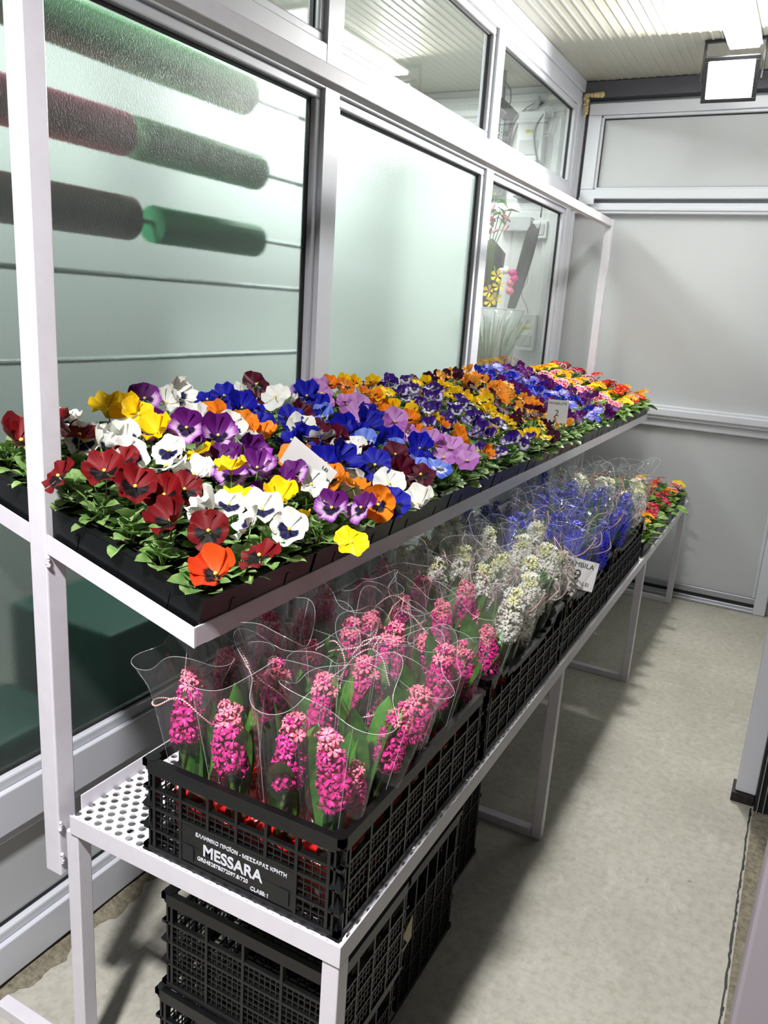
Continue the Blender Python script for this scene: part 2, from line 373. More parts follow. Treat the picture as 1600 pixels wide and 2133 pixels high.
for i in range(4):
    y0, y1 = YM[i][1], YM[i + 1][0]
    n += 1; window(n, y0, y1, 0.505, 2.20, 'c' if i == 3 else 'f', 'tall %s lower window of the glazed wall, %s bay' % ('clear' if i == 3 else 'frosted', names[i]))
    n += 1; window(n, y0, y1, 2.32, 2.75, 'c', 'clear upper window of the glazed wall, %s bay' % names[i])
    n += 1; window(n, y0, y1, 0.12, 0.40, 'p', 'white solid infill panel below the glazing, %s bay' % names[i])

# end wall
b = MB()
b.box(-1.47, 0.6, YE + 0.02, YE + 0.08, 0, ZC)
struct(b.obj('wall_back', 'panel'), 'pale grey panelled end wall', 'wall')
b = MB(); b.box(-1.40, 0.06, YE - 0.025, YE + 0.03, 1.055, 1.135); b.box(-1.40, 0.06, YE - 0.036, YE + 0.02, 1.075, 1.118); b.box(-1.40, 0.06, YE - 0.008, YE + 0.02, 1.01, 1.055)
struct(b.obj('trim_4', 'pvc', bevel=0.006), 'white rounded rail across the middle of the end wall', 'rail')
b = MB(); b.box(-1.40, 0.06, YE - 0.03, YE + 0.03, 2.185, 2.243); b.box(-1.40, 0.06, YE - 0.04, YE + 0.02, 2.20, 2.222)
struct(b.obj('trim_5', 'pvc', bevel=0.006), 'white rail under the upper vent panel of the end wall', 'rail')
b = MB(); b.box(-1.30, -0.05, YE - 0.02, YE + 0.02, 0.0, 0.03); b.box(-1.30, -0.05, YE - 0.045, YE + 0.02, 0.0, 0.018); b.box(-1.30, -0.05, YE - 0.008, YE + 0.02, 0.05, 0.085)
struct(b.obj('baseboard_back', 'alu', bevel=0.003), 'double aluminium bottom track of the end wall', 'track')
b = MB(); b.box(-1.30, -0.05, YE - 0.006, YE + 0.021, 0.03, 0.05); struct(b.obj('trim_6', 'gasket'), 'dark slot in the bottom track of the end wall', 'slot')
b = MB(); b.box(-1.40, 0.6, YE - 0.06, YE + 0.03, 2.79, ZC - 0.005); struct(b.obj('trim_7', 'beam', bevel=0.003), 'dark grey steel beam above the end wall', 'beam')
b = MB(); b.box(-0.055, 0.012, YE - 0.045, YE + 0.03, 0, 2.18); b.box(-0.075, -0.055, YE - 0.012, YE + 0.03, 0.085, 1.01)
struct(b.obj('trim_8', 'pvc', bevel=0.008), 'white vertical door frame at the right end of the end wall', 'door frame')
t = thing('window_20', 'white hinged vent sash with blank panel at the top of the end wall', 'vent', (-1.355, YE, 2.262)); t['kind'] = 'structure'
b = MB(); WW = 1.9
for (a0, a1, c0, c1) in ((0, WW, 0, 0.05), (0, WW, 0.44, 0.50), (0, 0.072, 0.05, 0.44), (WW - 0.07, WW, 0.05, 0.44)): b.box(a0, a1, -0.055, 0.02, c0, c1)
for (a0, a1, c0, c1) in ((0.072, WW - 0.07, 0.05, 0.062), (0.072, WW - 0.07, 0.425, 0.44), (0.072, 0.086, 0.05, 0.44)): b.box(a0, a1, -0.04, 0.02, c0, c1)
b.obj('frame', 'pvc', t, bevel=0.004)
b = MB(); b.box(0.09, WW - 0.07, -0.012, 0.02, 0.066, 0.42); b.obj('panel', 'panel', t)
b = MB(); b.box(0.0865, 0.0895, -0.02, 0.019, 0.062, 0.425); b.box(0.0865, WW - 0.07, -0.02, 0.019, 0.0625, 0.0655); b.box(0.0865, WW - 0.07, -0.02, 0.019, 0.4205, 0.4245); b.obj('gasket', 'gasket', t)
b = MB(); b.box(0.0, 0.09, -0.072, -0.0555, -0.035, 0.006); b.obj('hinge', 'pvc', t, bevel=0.006)
# foam in the corner
b = MB(); rr = random.Random(9)
for i in range(16):
    b.ball((-1.375 + rr.uniform(-0.01, 0.012), YE - 0.07 + rr.uniform(-0.01, 0.015), 2.70 + 0.012 * i * 0.9 if i < 10 else 2.80), rr.uniform(0.008, 0.014))
for i in range(5): b.ball((-1.36 + 0.018 * i, YE - 0.08, 2.80), 0.011 + 0.003 * i * 0.5)
tag(b.obj('expanding_foam', 'foam', smooth=True), 'yellowed expanding foam oozing from the ceiling corner of the walls', 'foam')

# right side: sliding door post, wall and near door leaf
b = MB(); b.box(0.022, 0.088, 2.78, 2.84, 0.035, ZC); struct(b.obj('trim_9', 'pvc', bevel=0.004), 'white aluminium door post at the right edge', 'post')
b = MB(); b.box(0.012, 0.086, 2.765, 2.86, 0.0, 0.034); struct(b.obj('trim_10', 'rust', bevel=0.002), 'dark steel base plate under the door post', 'base plate')
b = MB(); b.box(0.0885, 0.135, 2.74, 2.84, 0.0, ZC); struct(b.obj('trim_11', 'gasket'), 'black sliding door channel beside the door post', 'door channel')
b = MB()
for x in (0.0975, 0.116, 0.134): b.box(x, x + 0.003, 2.725, 2.7395, 0.002, ZC)
b.obj('strip', 'alu', bpy.data.objects['trim_11'])
b = MB(); b.box(0.05, 0.11, 2.85, YE - 0.05, 0, ZC); struct(b.obj('wall_right', 'panel'), 'white sliding door wall on the right, seen edge on', 'wall')
b = MB(); b.box(0.067, 0.60, 1.18, 1.235, 0.0, 2.2)
struct(b.obj('door_1', 'door', bevel=0.008), 'pale door leaf close to the camera at the lower right', 'door')

# shop behind the glass
b = MB(); b.box(-2.65, -2.55, -0.6, YE + 0.1, 0, ZC); struct(b.obj('wall_shop_side', 'panel'), 'pale rear wall of the shop behind the glazing', 'wall')
b = MB(); b.box(-2.55, -1.475, YE + 0.02, YE + 0.1, 0, ZC); b.box(-2.55, -1.475, YE - 0.02, YE + 0.02, 2.74, ZC); b.box(-2.55, -1.475, YE - 0.035, YE + 0.02, 2.80, 2.84)
b.box(-1.56, -1.475, YE - 0.01, YE + 0.02, 0, 2.74); b.box(-1.53, -1.475, YE - 0.03, YE + 0.02, 0, 2.74)
struct(b.obj('wall_shop_end', 'white', bevel=0.004), 'white end wall of the shop seen through the clear panes', 'wall')
b = MB(); b.box(-2.55, -1.475, -0.6, -0.5, 0, ZC); struct(b.obj('wall_shop_front', 'panel'), 'pale front wall of the shop', 'wall')

# ------------------------------------------------------------ lamps
t = thing('flood_lamp', 'lit black floodlight hung from the ceiling before the end wall', 'lamp', FLOOD)
q = FDIR.to_track_quat('-Z', 'Y'); MT = q.to_matrix().to_4x4()   # local -Z = beam
b = MB(); b.box(-0.115, 0.115, -0.09, 0.09, -0.02, 0.035, mat=MT)
for i in range(7): b.box(-0.093 + i * 0.03, -0.084 + i * 0.03, -0.08, 0.08, 0.035, 0.06, mat=MT)
b.obj('housing', 'black', t, bevel=0.004)
b = MB()
for (x0, x1, y0, y1) in ((-0.12, 0.12, 0.078, 0.095), (-0.12, 0.12, -0.095, -0.078), (-0.12, -0.1, -0.078, 0.078), (0.1, 0.12, -0.078, 0.078)): b.box(x0, x1, y0, y1, -0.034, -0.0205, mat=MT)
b.obj('front_frame', 'black', t, bevel=0.002)
b = MB(); b.box(-0.098, 0.098, -0.076, 0.076, -0.028, -0.021, mat=MT); b.obj('lamp_glass', 'lampglass', t)
b = MB(); b.box(-0.135, -0.125, -0.012, 0.012, -0.01, 0.155); b.box(0.125, 0.135, -0.012, 0.012, -0.01, 0.155); b.box(-0.135, 0.135, -0.012, 0.012, 0.155, 0.166)
b.obj('bracket', 'black', t, bevel=0.001)
flood_light.parent = t; flood_light.location = FDIR * 0.045
t = thing('ceiling_light', 'long lit batten light on the ceiling in front of the floodlight', 'lamp', (-0.53, 3.85, ZC))
b = MB(); b.box(-0.075, 0.075, -0.52, 0.52, -0.016, -0.004); b.obj('housing', 'white', t)
b = MB(); b.box(-0.065, 0.065, -0.50, 0.50, -0.034, -0.0165); b.obj('diffuser', 'battenglass', t, bevel=0.006)
batten_light.parent = t; batten_light.location = (0, 0, -0.042)

# ------------------------------------------------------------ display rack
XF, XB, ZL, Y0, Y3 = -0.489, -1.092, 0.620, 0.90, 4.755
SL = -0.27; UX = -0.787; UZ = 1.086
def uz(x): return UZ + SL * (x - UX)
rack = thing('display_rack', 'long white two tier steel display rack along the glazed wall', 'display rack', (-1.1, Y0, 0))
def rel(b): b.v = [(x + 1.1, y - Y0, z) for x, y, z in b.v]; return b
b = MB(); b.box(XB, XF, Y0, Y0 + 0.003, ZL - 0.036, ZL + 0.004); b.box(XB, XF, Y0 + 0.003, Y0 + 0.03, ZL - 0.036, ZL - 0.033)
b.box(XF - 0.003, XF, Y0 + 0.003, Y3, ZL - 0.036, ZL + 0.004); b.box(XF - 0.03, XF - 0.003, Y0 + 0.03, Y3 - 0.03, ZL - 0.036, ZL - 0.033)
b.box(XB, XF, Y3, Y3 + 0.003, ZL - 0.036, ZL + 0.004); b.box(XB - 0.003, XB, Y0 + 0.03, Y3, ZL - 0.036, ZL + 0.03)
rel(b).obj('lower_shelf_frame', 'rack', rack, bevel=0.001)
b = MB(); b.box(XB + 0.0005, XF - 0.0035, Y0 + 0.0035, Y3 - 0.0005, ZL - 0.002, ZL); rel(b).obj('perforated_sheet', 'perf', rack)
for y in (Y0 + 0.02, 2.192, 3.505, 4.735):
    for x in (XF - 0.019, XB + 0.0):
        b = MB(); b.box(x - 0.016, x + 0.016, y - 0.016, y + 0.016, 0.0, ZL - 0.0365); rel(b).obj('leg', 'rack', rack, bevel=0.002)
    b = MB(); b.box(XB - 0.27, XF - 0.0355, y - 0.0155, y + 0.0155, 0.0, 0.028)
    rel(b).obj('foot_bar', 'rack', rack, bevel=0.002)
for y in (Y0 + 0.0, 4.72):
    b = MB(); b.box(-1.160, -1.118, y - 0.004, y + 0.038, 0.478, 2.14); rel(b).obj('post', 'rack', rack, bevel=0.003)
b = MB(); b.box(-1.158, -1.12, Y0 + 0.0425, 4.7195, 2.10, 2.138); rel(b).obj('top_bar', 'rack', rack, bevel=0.003)
for (xx, yy, zz, n_) in ((-1.1155, 0.898, 0.60, 4), (-1.1145, 0.898, 0.53, 5), (-1.1155, 0.898, 1.135, 4)):
    b = MB(); rr = random.Random(int(zz * 1000))
    for i in range(n_): b.ball((xx + rr.uniform(-0.0015, 0.0015), yy + rr.uniform(-0.001, 0.001), zz - 0.005 * i), rr.uniform(0.003, 0.0045), nu=8, nv=5)
    rel(b).obj('weld_bead', 'rack', rack, smooth=True)
UBX = -1.372
def slab(b, x0, x1, y0, y1, d0, d1, m=0):
    n = len(b.v)
    for (x, d) in ((x0, d0), (x1, d0), (x1, d1), (x0, d1)):
        for y in (y0, y1): b.v.append((x, y, uz(x) + d))
    for q in ((0, 1, 3, 2), (2, 3, 5, 4), (4, 5, 7, 6), (6, 7, 1, 0), (0, 2, 4, 6), (1, 7, 5, 3)): b.face([n + i for i in q], m)
b = MB(); slab(b, UBX, UX, Y0, Y0 + 0.003, -0.036, 0.0); slab(b, UBX, UX, Y0 + 0.003, Y0 + 0.03, -0.036, -0.033)
slab(b, UX - 0.003, UX, Y0 + 0.003, Y3, -0.036, 0.0); slab(b, UX - 0.03, UX - 0.003, Y0 + 0.03, Y3, -0.036, -0.033)
slab(b, UBX, UX, Y3, Y3 + 0.003, -0.036, 0.0); slab(b, UBX, UBX + 0.003, Y0 + 0.003, Y3, -0.036, 0.0)
rel(b).obj('upper_shelf_frame', 'rack', rack, bevel=0.001)
b = MB(); slab(b, UBX + 0.0035, UX - 0.0305, Y0 + 0.0305, Y3 - 0.0005, -0.0325, -0.030); rel(b).obj('upper_shelf_sheet', 'rack', rack)
for y in (2.19, 3.5):
    b = MB(); slab(b, UBX + 0.004, UX - 0.031, y, y + 0.03, -0.0585, -0.033); rel(b).obj('shelf_rib', 'rack', rack)

# ------------------------------------------------------------ crates
def crate_wall(b, L, h, T, open_top=True, label=False, cells=6, scoop=0.0):
    """T maps (u, outward depth, z) to world"""
    def bx(u0, u1, d0, d1, z0, z1): b.box(u0, u1, d0, d1, z0, z1, mat=T)
    if scoop:
        n = 14
        for i in range(n):
            u0, u1 = L * i / n, L * (i + 1) / n; mid = ((u0 + u1) / 2 / L - 0.5) * 2
            zt = h - scoop * max(0, 1 - (abs(mid) / 0.72) ** 4)
            bx(u0, u1, 0, 0.016, zt - 0.014, zt)
    else: bx(0, L, 0, 0.013, h - 0.014, h); bx(0.012, L - 0.012, 0, 0.007, h - 0.026, h - 0.0141)
    bx(0, L, 0, 0.011, 0, 0.014)
    ht = h - scoop - 0.014
    z1, z2 = h * 0.50, h * 0.70
    bx(0, L, 0.001, 0.010, z1 - 0.003, z1 + 0.003); bx(0, L, 0.001, 0.010, min(z2, ht - 0.02) - 0.003, min(z2, ht - 0.02) + 0.003)
    z2 = min(z2, ht - 0.02)
    cw = (L - 0.05) / cells
    for i in range(cells + 1):
        u = 0.025 + i * cw
        if label and i in range(2, cells - 1): bx(u - 0.003, u + 0.003, 0.0005, 0.0125, z1, ht)
        else: bx(u - 0.003, u + 0.003, 0.0005, 0.0125, 0.014, ht)
    zl = h * 0.26
    bx(0, L, 0.001, 0.009, zl - 0.0025, zl + 0.0025)
    for i in range(cells):
        u0 = 0.025 + i * cw; k = max(3, int(cw / 0.0125))
        low = not (label and 1 <= i < cells - 1)
        for j in range(1, k):
            u = u0 + cw * j / k
            bx(u - 0.0011, u + 0.0011, 0.003, 0.006, 0.014 if low else z1, z2)
        for (za, zb) in ((0.014, zl), (zl, z1), (z1, z2)):
            if not low and za < z1 - 0.001: continue
            nn = max(2, int((zb - za) / 0.012))
            for j in range(1, nn): z = za + (zb - za) * j / nn; bx(u0, u0 + cw, 0.0028, 0.0058, z - 0.0011, z + 0.0011)
def crate_mesh(w, d, h, label=False, scoop=0.0, cx=6, cy=8):
    b = MB()
    fr = Matrix(((1, 0, 0, 0), (0, 1, 0, 0), (0, 0, 1, 0), (0, 0, 0, 1)))
    ins = 0.006
    def place(ox, oy, ang): return Matrix.Translation((ox, oy, 0)) @ Matrix.Rotation(ang, 4, 'Z')
    # local u along +x, depth +y points inward; origin at outer corner
    crate_wall(b, w, h, place(0, 0, 0), label=label, cells=cx)
    crate_wall(b, w, h, place(w, d, PI), cells=cx)
    crate_wall(b, d, h, place(w, 0, PI / 2), cells=cy, scoop=scoop)
    crate_wall(b, d, h, place(0, d, -PI / 2), cells=cy)
    for (x, y, sx, sy) in ((0, 0, 1, 1), (w, 0, -1, 1), (w, d, -1, -1), (0, d, 1, -1)):
        b.box(x + sx * 0.001, x + sx * 0.024, y + sy * 0.012, y + sy * 0.016, 0, h - 0.012); b.box(x + sx * 0.012, x + sx * 0.016, y + sy * 0.001, y + sy * 0.024, 0, h - 0.012)
        b.tube([(x + sx * 0.013, y + sy * 0.013, h - 0.02), (x + sx * 0.013, y + sy * 0.013, h + 0.0006)], 0.0135, 12)
        for zz in (0.0, h * 0.27, h * 0.5):
            n = len(b.v); z = zz + 0.002
            b.v += [(x - sx * 0.002, y - sy * 0.002, z), (x + sx * 0.022, y - sy * 0.001, z), (x - sx * 0.001, y + sy * 0.022, z), (x + sx * 0.012, y + sy * 0.012, z + 0.024)]
            for q_ in ((0, 1, 3), (0, 3, 2), (1, 2, 3), (0, 2, 1)): b.face([n + i for i in q_])
    # base lattice
    x = 0.012
    while x < w - 0.012: b.box(x, x + 0.003, 0.011, d - 0.011, 0.002, 0.007); x += 0.022
    y = 0.012
    while y < d - 0.012: b.box(0.011, w - 0.011, y, y + 0.003, 0.0015, 0.0065); y += 0.022
    return b
def crate(name, label, loc, w, d, h, grp, lab=False, scoop=0.0, cx=6, cy=8, body=None, rz=0):
    t = thing(name, label, 'crate', loc, (0, 0, rz), grp)
    body = body or crate_mesh(w, d, h, lab, scoop, cx, cy).mesh('crate_body', ['crate'])
    link('crate_body', body, t)
    return t, body
CX0, CW, CD, CH = -0.912, 0.412, 0.60, 0.185
G1 = 'black crates holding the hyacinths'
t, _ = crate('plastic_crate', 'black crate with printed front label at the near end of the lower shelf', (CX0, 0.910, ZL + 0.001), CW, CD, CH, G1, lab=True)
b = MB(); b.box(0.025 + 0.0605, CW - 0.025 - 0.0605, 0.0015, 0.005, 0.016, CH * 0.5 - 0.004)
b.obj('label_panel', 'crate', t); lp = bpy.data.objects['label_panel']
b = MB()
for u in (0.096, 0.296):
    b.box(u, u + 0.020, -0.0004, 0.0014, 0.022, 0.05)
b.obj('slot', 'gasket', lp)
RX = (PI / 2, 0, 0)
text('MESSARA', 0.0305, 'print', lp, (0.136, 0.0010, 0.043), RX, bold=0.0007)
text('\u0395\u039b\u039b\u0397\u039d\u0399\u039a\u039f \u03a0\u03a1\u039f\u03aa\u039f\u039d - \u039c\u0395\u03a3\u03a3\u0391\u03a1\u0391\u03a3 \u039a\u03a1\u0397\u03a4\u0397', 0.0098, 'print', lp, (0.120, 0.0010, 0.0745), RX, bold=0.00015)
text('GR045287B072097.8/720', 0.0105, 'print', lp, (0.124, 0.0010, 0.0290), RX, bold=0.00015)
text('CLASS: I', 0.0105, 'print', lp, (0.238, 0.0010, 0.0195), RX, bold=0.00015)
_, body2 = crate('plastic_crate', 'black crate with a scooped pale lit side rim, second from the near end', (CX0, 1.530, ZL + 0.001), CW, CD, CH + 0.01, G1, scoop=0.035)
crate('plastic_crate', 'black crate under the price card for the hyacinths, third from the near end', (CX0, 2.138, ZL + 0.001), CW, CD, CH + 0.01, G1, body=body2)
crate('plastic_crate', 'black crate holding the farthest white hyacinths', (CX0, 2.746, ZL + 0.001), CW, CD, CH + 0.01, G1, body=body2)
G2 = 'empty crates stacked on the floor'
_, bs = crate('plastic_crate', 'empty black crate on top of the near floor stack', (-0.942, 0.985, 0.238), 0.40, 0.30, 0.222, G2, cx=4, cy=4)
crate('plastic_crate', 'empty black crate at the bottom of the near floor stack', (-0.952, 0.975, 0.001), 0.40, 0.30, 0.232, G2, body=crate_mesh(0.40, 0.30, 0.232, cx=4, cy=4).mesh('crate_body', ['crate']))
_, bs2 = crate('plastic_crate', 'empty black crate in the middle floor stack, bearing a torn beige sticker', (-0.99, 1.295, 0.001), 0.40, 0.40, 0.36, G2, cx=5, cy=6)
tag(bpy.data.objects['plastic_crate.006'], 'tall black crate in the middle floor stack, bearing a torn beige sticker', 'crate', G2)
st = MB(); n = 0; st.v = [(0, 0, 0), (0, 0.05, 0.01), (0, 0.048, 0.075), (0, 0.02, 0.06), (0, 0.003, 0.05), (0.0008, 0, 0), (0.0008, 0.05, 0.01), (0.0008, 0.048, 0.075), (0.0008, 0.02, 0.06), (0.0008, 0.003, 0.05)]
st.face([4, 3, 2, 1, 0]); st.face([5, 6, 7, 8, 9])
for i in range(5): st.face([i, (i + 1) % 5, 5 + (i + 1) % 5, 5 + i])
so = st.obj('sticker', 'sticker', bpy.data.objects['plastic_crate.006']); so.location = (0.4005, 0.08, 0.17)
t3, _ = crate('plastic_crate', 'tall black mesh crate farthest back under the lower shelf', (-1.045, 1.71, 0.001), 0.40, 0.30, 0.40, G2, cx=5, cy=4)
b = MB()
b.grid(lambda u, v: (-0.99 + 0.30 * u, 1.74 + 0.24 * v, 0.41 + 0.07 * math.sin(PI * u) * math.sin(PI * v) + 0.008 * math.sin(17 * u) * math.cos(23 * v)), 14, 14)
tag(b.obj('plastic_bag', 'blue', smooth=True), 'crumpled dark blue plastic sack on the farthest floor crate', 'bag')
b = MB(); b.box(0.4005, 0.402, 0.05, 0.22, 0.09, 0.14)
b.obj('label_plate', 'beam', bpy.data.objects['plastic_crate.005'])

# ------------------------------------------------------------ trays on the upper shelf
def tray_mesh(w, d, h, cx, cy):
    b = MB(); t_ = 0.003
    # w = across (x), d = along y
    for (x0, x1, y0, y1) in ((0, w, 0, t_), (0, w, d - t_, d), (0, t_, t_, d - t_), (w - t_, w, t_, d - t_)): b.box(x0, x1, y0, y1, 0, h)
    b.box(-0.004, w + 0.004, -0.0035, 0.008, h, h + 0.003); b.box(-0.004, w + 0.004, d - 0.008, d + 0.0035, h, h + 0.003)
    b.box(-0.004, 0.008, 0.008, d - 0.008, h, h + 0.003); b.box(w - 0.008, w + 0.004, 0.008, d - 0.008, h, h + 0.003)
    b.box(t_, w - t_, t_, d - t_, 0.0, 0.004)
    for i in range(1, cx): x = w * i / cx; b.box(x - 0.004, x + 0.004, t_, d - t_, 0.004, h - 0.004)
    for j in range(1, cy): y = d * j / cy; b.box(t_, w - t_, y - 0.004, y + 0.004, 0.004, h - 0.006)
    for i in (1, 4, 7): x = w * i / 8; b.box(x - 0.004, x + 0.004, -0.0015, 0, 0.004, h * 0.7)
    for j in (1, 3): y = d * j / 4; b.box(w, w + 0.0015, y - 0.004, y + 0.004, 0.004, h * 0.7)
    return b
TA = math.atan(-SL)
TW = 0.565; TH = 0.074; NPY, PITCH = 35, 0.0822; TD = PITCH * 4 - 0.010
tm = tray_mesh(TW, TD, TH, 7, 4).mesh('tray_shell', ['tray'])
sb = MB(); sb.box(0.0035, TW - 0.0035, 0.0035, TD - 0.0035, 0.0045, TH - 0.012); sm_ = sb.mesh('soil', ['soil'])
CT = math.cos(TA); ST = math.sin(TA)
def shelfpt(s_, y, up):
    """s_ metres up the slope from the front edge, up = normal offset"""
    x = UX - 0.006 - s_ * CT + up * ST; z = uz(UX - 0.006) - 0.0285 + s_ * ST + up * CT
    return Vector((x, y, z))
TROT = Matrix.Rotation(TA, 4, 'Y')
NT = 9
for i in range(NT + 3):
    far = i >= NT
    y = Y0 + 0.012 + i * (TD + 0.010) if not far else Y0 + 0.012 + NT * (TD + 0.010) + (i - NT) * 0.294
    p = shelfpt(TW + 0.004, y, 0.0005)
    t = thing('plant_tray', '%s cell tray of %s on the sloping shelf, %s from the near end' % ('black', 'primroses' if far else 'pansies', ORD[i]), 'tray', p, (0, TA, 0), 'black plant trays on the sloping shelf')
    o1 = link('tray_shell', tm, t); o2 = link('soil', sm_, t)
    if far: o1.scale = (1, 0.286 / TD, 1); o2.scale = (1, 0.286 / TD, 1)

# ------------------------------------------------------------ pansies
def dirv(a): return Vector((math.sin(a), math.cos(a), 0))
def fan_petal(b, ang, L, half, z0, tilt, ruf, m, rnd, nu=8, nv=6):
    ph = rnd.uniform(0, 6); k = rnd.choice((5, 6, 7))
    def fn(u, v):
        s_ = u * 2 - 1; a = ang + s_ * half * (0.30 + 0.70 * v ** 0.6)
        r_ = L * v * (1 - 0.20 * abs(s_) ** 2.6)
        d_ = dirv(a) * r_
        z = z0 + tilt * v * v * L + ruf * L * v ** 2.5 * math.sin(s_ * k + ph) - 0.10 * L * abs(s_) ** 2 * v
        return (d_.x, d_.y, z)
    b.grid(fn, nu, nv, m, uv=True)
def pansy_mesh(seed, size, ruf=0.09, curl=0.12):
    r_ = random.Random(seed); b = MB(); L = size
    fan_petal(b, 0.50, L * 0.98, 0.86, -0.006, curl, ruf, 0, r_); fan_petal(b, -0.50, L * 1.0, 0.86, -0.004, curl, ruf, 0, r_)
    fan_petal(b, 1.75, L * 0.86, 0.70, -0.001, curl * 1.2, ruf, 1, r_); fan_petal(b, -1.75, L * 0.86, 0.70, 0.0, curl * 1.2, ruf, 1, r_)
    fan_petal(b, PI, L * 0.92, 0.92, 0.002, curl * 0.8 - 0.2 * r_.random(), ruf * 1.2, 1, r_)
    b.ball((0, 0.001, 0.003), size * 0.085, 2, 8, 5)
    return b
def folded_mesh(seed, size):  # side-on bloom, petals swept forward
    return pansy_mesh(seed, size, 0.16, 0.75)
SLOTM = {}
def flower_data(code, big, seed):
    key = (code, big, seed)
    if key in SLOTM: return SLOTM[key]
    up, lo = VAR[code][0]
    size = 0.043 if big else 0.0265
    b = folded_mesh(seed, size) if seed % 4 == 3 else (pansy_mesh(seed, size, 0.17, 0.42) if seed % 2 else pansy_mesh(seed, size, 0.12, 0.18))
    me = b.mesh('pansy_bloom', [up, lo, M['eye']], smooth=True); SLOTM[key] = me; return me
def V(code, name, cat, upper, lower, descr): VAR[code] = ((upper, lower), name, descr)
VAR = {}
pw = petal('white_petal', (238, 238, 228)); pwb = petal('white_petal_with_blotch', (238, 238, 230), (18, 12, 62), 0.60)
pr = petal('dark_red_petal', (112, 8, 14), None, 0.5, None, None, 0.2); prb = petal('dark_red_petal_with_blotch', (104, 8, 14), (10, 2, 5), 0.64)
pa = petal('rust_petal', (206, 74, 24)); pab = petal('rust_petal_with_blotch', (196, 56, 22), (20, 2, 8), 0.5)
py_ = petal('yellow_petal', (250, 208, 8)); pyb = petal('yellow_petal_with_blotch', (246, 206, 20), (26, 8, 14), 0.48)
pp = petal('purple_petal', (92, 18, 104)); ppb = petal('mauve_edged_petal_with_blotch', (214, 176, 216), (28, 8, 54), 0.5, None, (150, 60, 170))
po = petal('orange_petal', (240, 140, 34)); pob = petal('orange_petal_with_blotch', (238, 136, 30), (22, 6, 10), 0.42)
pB = petal('deep_blue_petal', (22, 26, 158)); pBb = petal('deep_blue_petal_with_blotch', (20, 24, 150), (6, 4, 30), 0.5)
pm = petal('maroon_petal', (84, 8, 36)); pmb = petal('maroon_petal_with_blotch', (78, 6, 32), (22, 2, 12), 0.55)
pL = petal('light_blue_petal', (120, 146, 232)); pLb = petal('light_blue_petal_with_white_face', (82, 108, 220), (14, 8, 66), 0.34, (232, 236, 246))
pk = petal('lilac_petal', (206, 150, 208)); pkb = petal('pink_lilac_petal', (192, 116, 196), (70, 20, 90), 0.2)
pv = petal('violet_petal', (62, 28, 128)); pvb = petal('violet_edged_white_petal', (236, 234, 240), (40, 16, 92), 0.42, None, (96, 60, 160))
pap = petal('apricot_petal', (246, 172, 66)); papb = petal('apricot_petal_lower', (244, 160, 50), (150, 60, 20), 0.2)
pmv = petal('dark_violet_maroon_petal', (64, 8, 44)); 
pb2 = petal('royal_blue_petal', (40, 48, 190)); pb2b = petal('royal_blue_petal_lower', (36, 44, 186), (10, 6, 60), 0.4, None)
pl2 = petal('pale_lavender_petal', (176, 176, 236)); pl2b = petal('pale_lavender_petal_lower', (120, 110, 214), (50, 20, 120), 0.3)
pu = petal('magenta_purple_petal', (104, 30, 116)); pub = petal('magenta_purple_petal_lower', (92, 22, 106), (40, 4, 60), 0.3)
V('R', 'dark red', '', pr, prb, 'dark red pansy with black blotches'); V('A', 'rust', '', pa, pab, 'rust orange pansy with dark blotches')
V('W', 'white', '', pw, pwb, 'white pansy with dark blue blotches'); V('Y', 'yellow', '', py_, py_, 'plain yellow pansy')
V('P', 'purple', '', pp, ppb, 'purple and mauve pansy'); V('O', 'orange', '', po, pob, 'orange pansy with black blotches')
V('B', 'blue', '', pB, pBb, 'deep blue pansy'); V('w', 'white', '', pw, pw, 'plain white pansy'); V('M', 'maroon', '', pm, pmb, 'dark maroon pansy')
V('L', 'light blue', '', pL, pLb, 'light blue pansy with white face'); V('K', 'pink', '', pk, pkb, 'pink lilac pansy')
V('o', 'orange', '', po, pob, 'small orange pansy'); V('v', 'violet', '', pv, pvb, 'small violet and white pansy')
V('y', 'yellow', '', py_, pyb, 'small yellow pansy with dark blotches'); V('m', 'maroon', '', pmv, pmb, 'small dark maroon pansy')
V('a', 'apricot', '', pap, papb, 'small apricot pansy'); V('b', 'blue', '', pb2, pb2b, 'small royal blue pansy')
V('l', 'lavender', '', pl2, pl2b, 'small pale lavender pansy'); V('u', 'purple', '', pu, pub, 'small purple pansy')

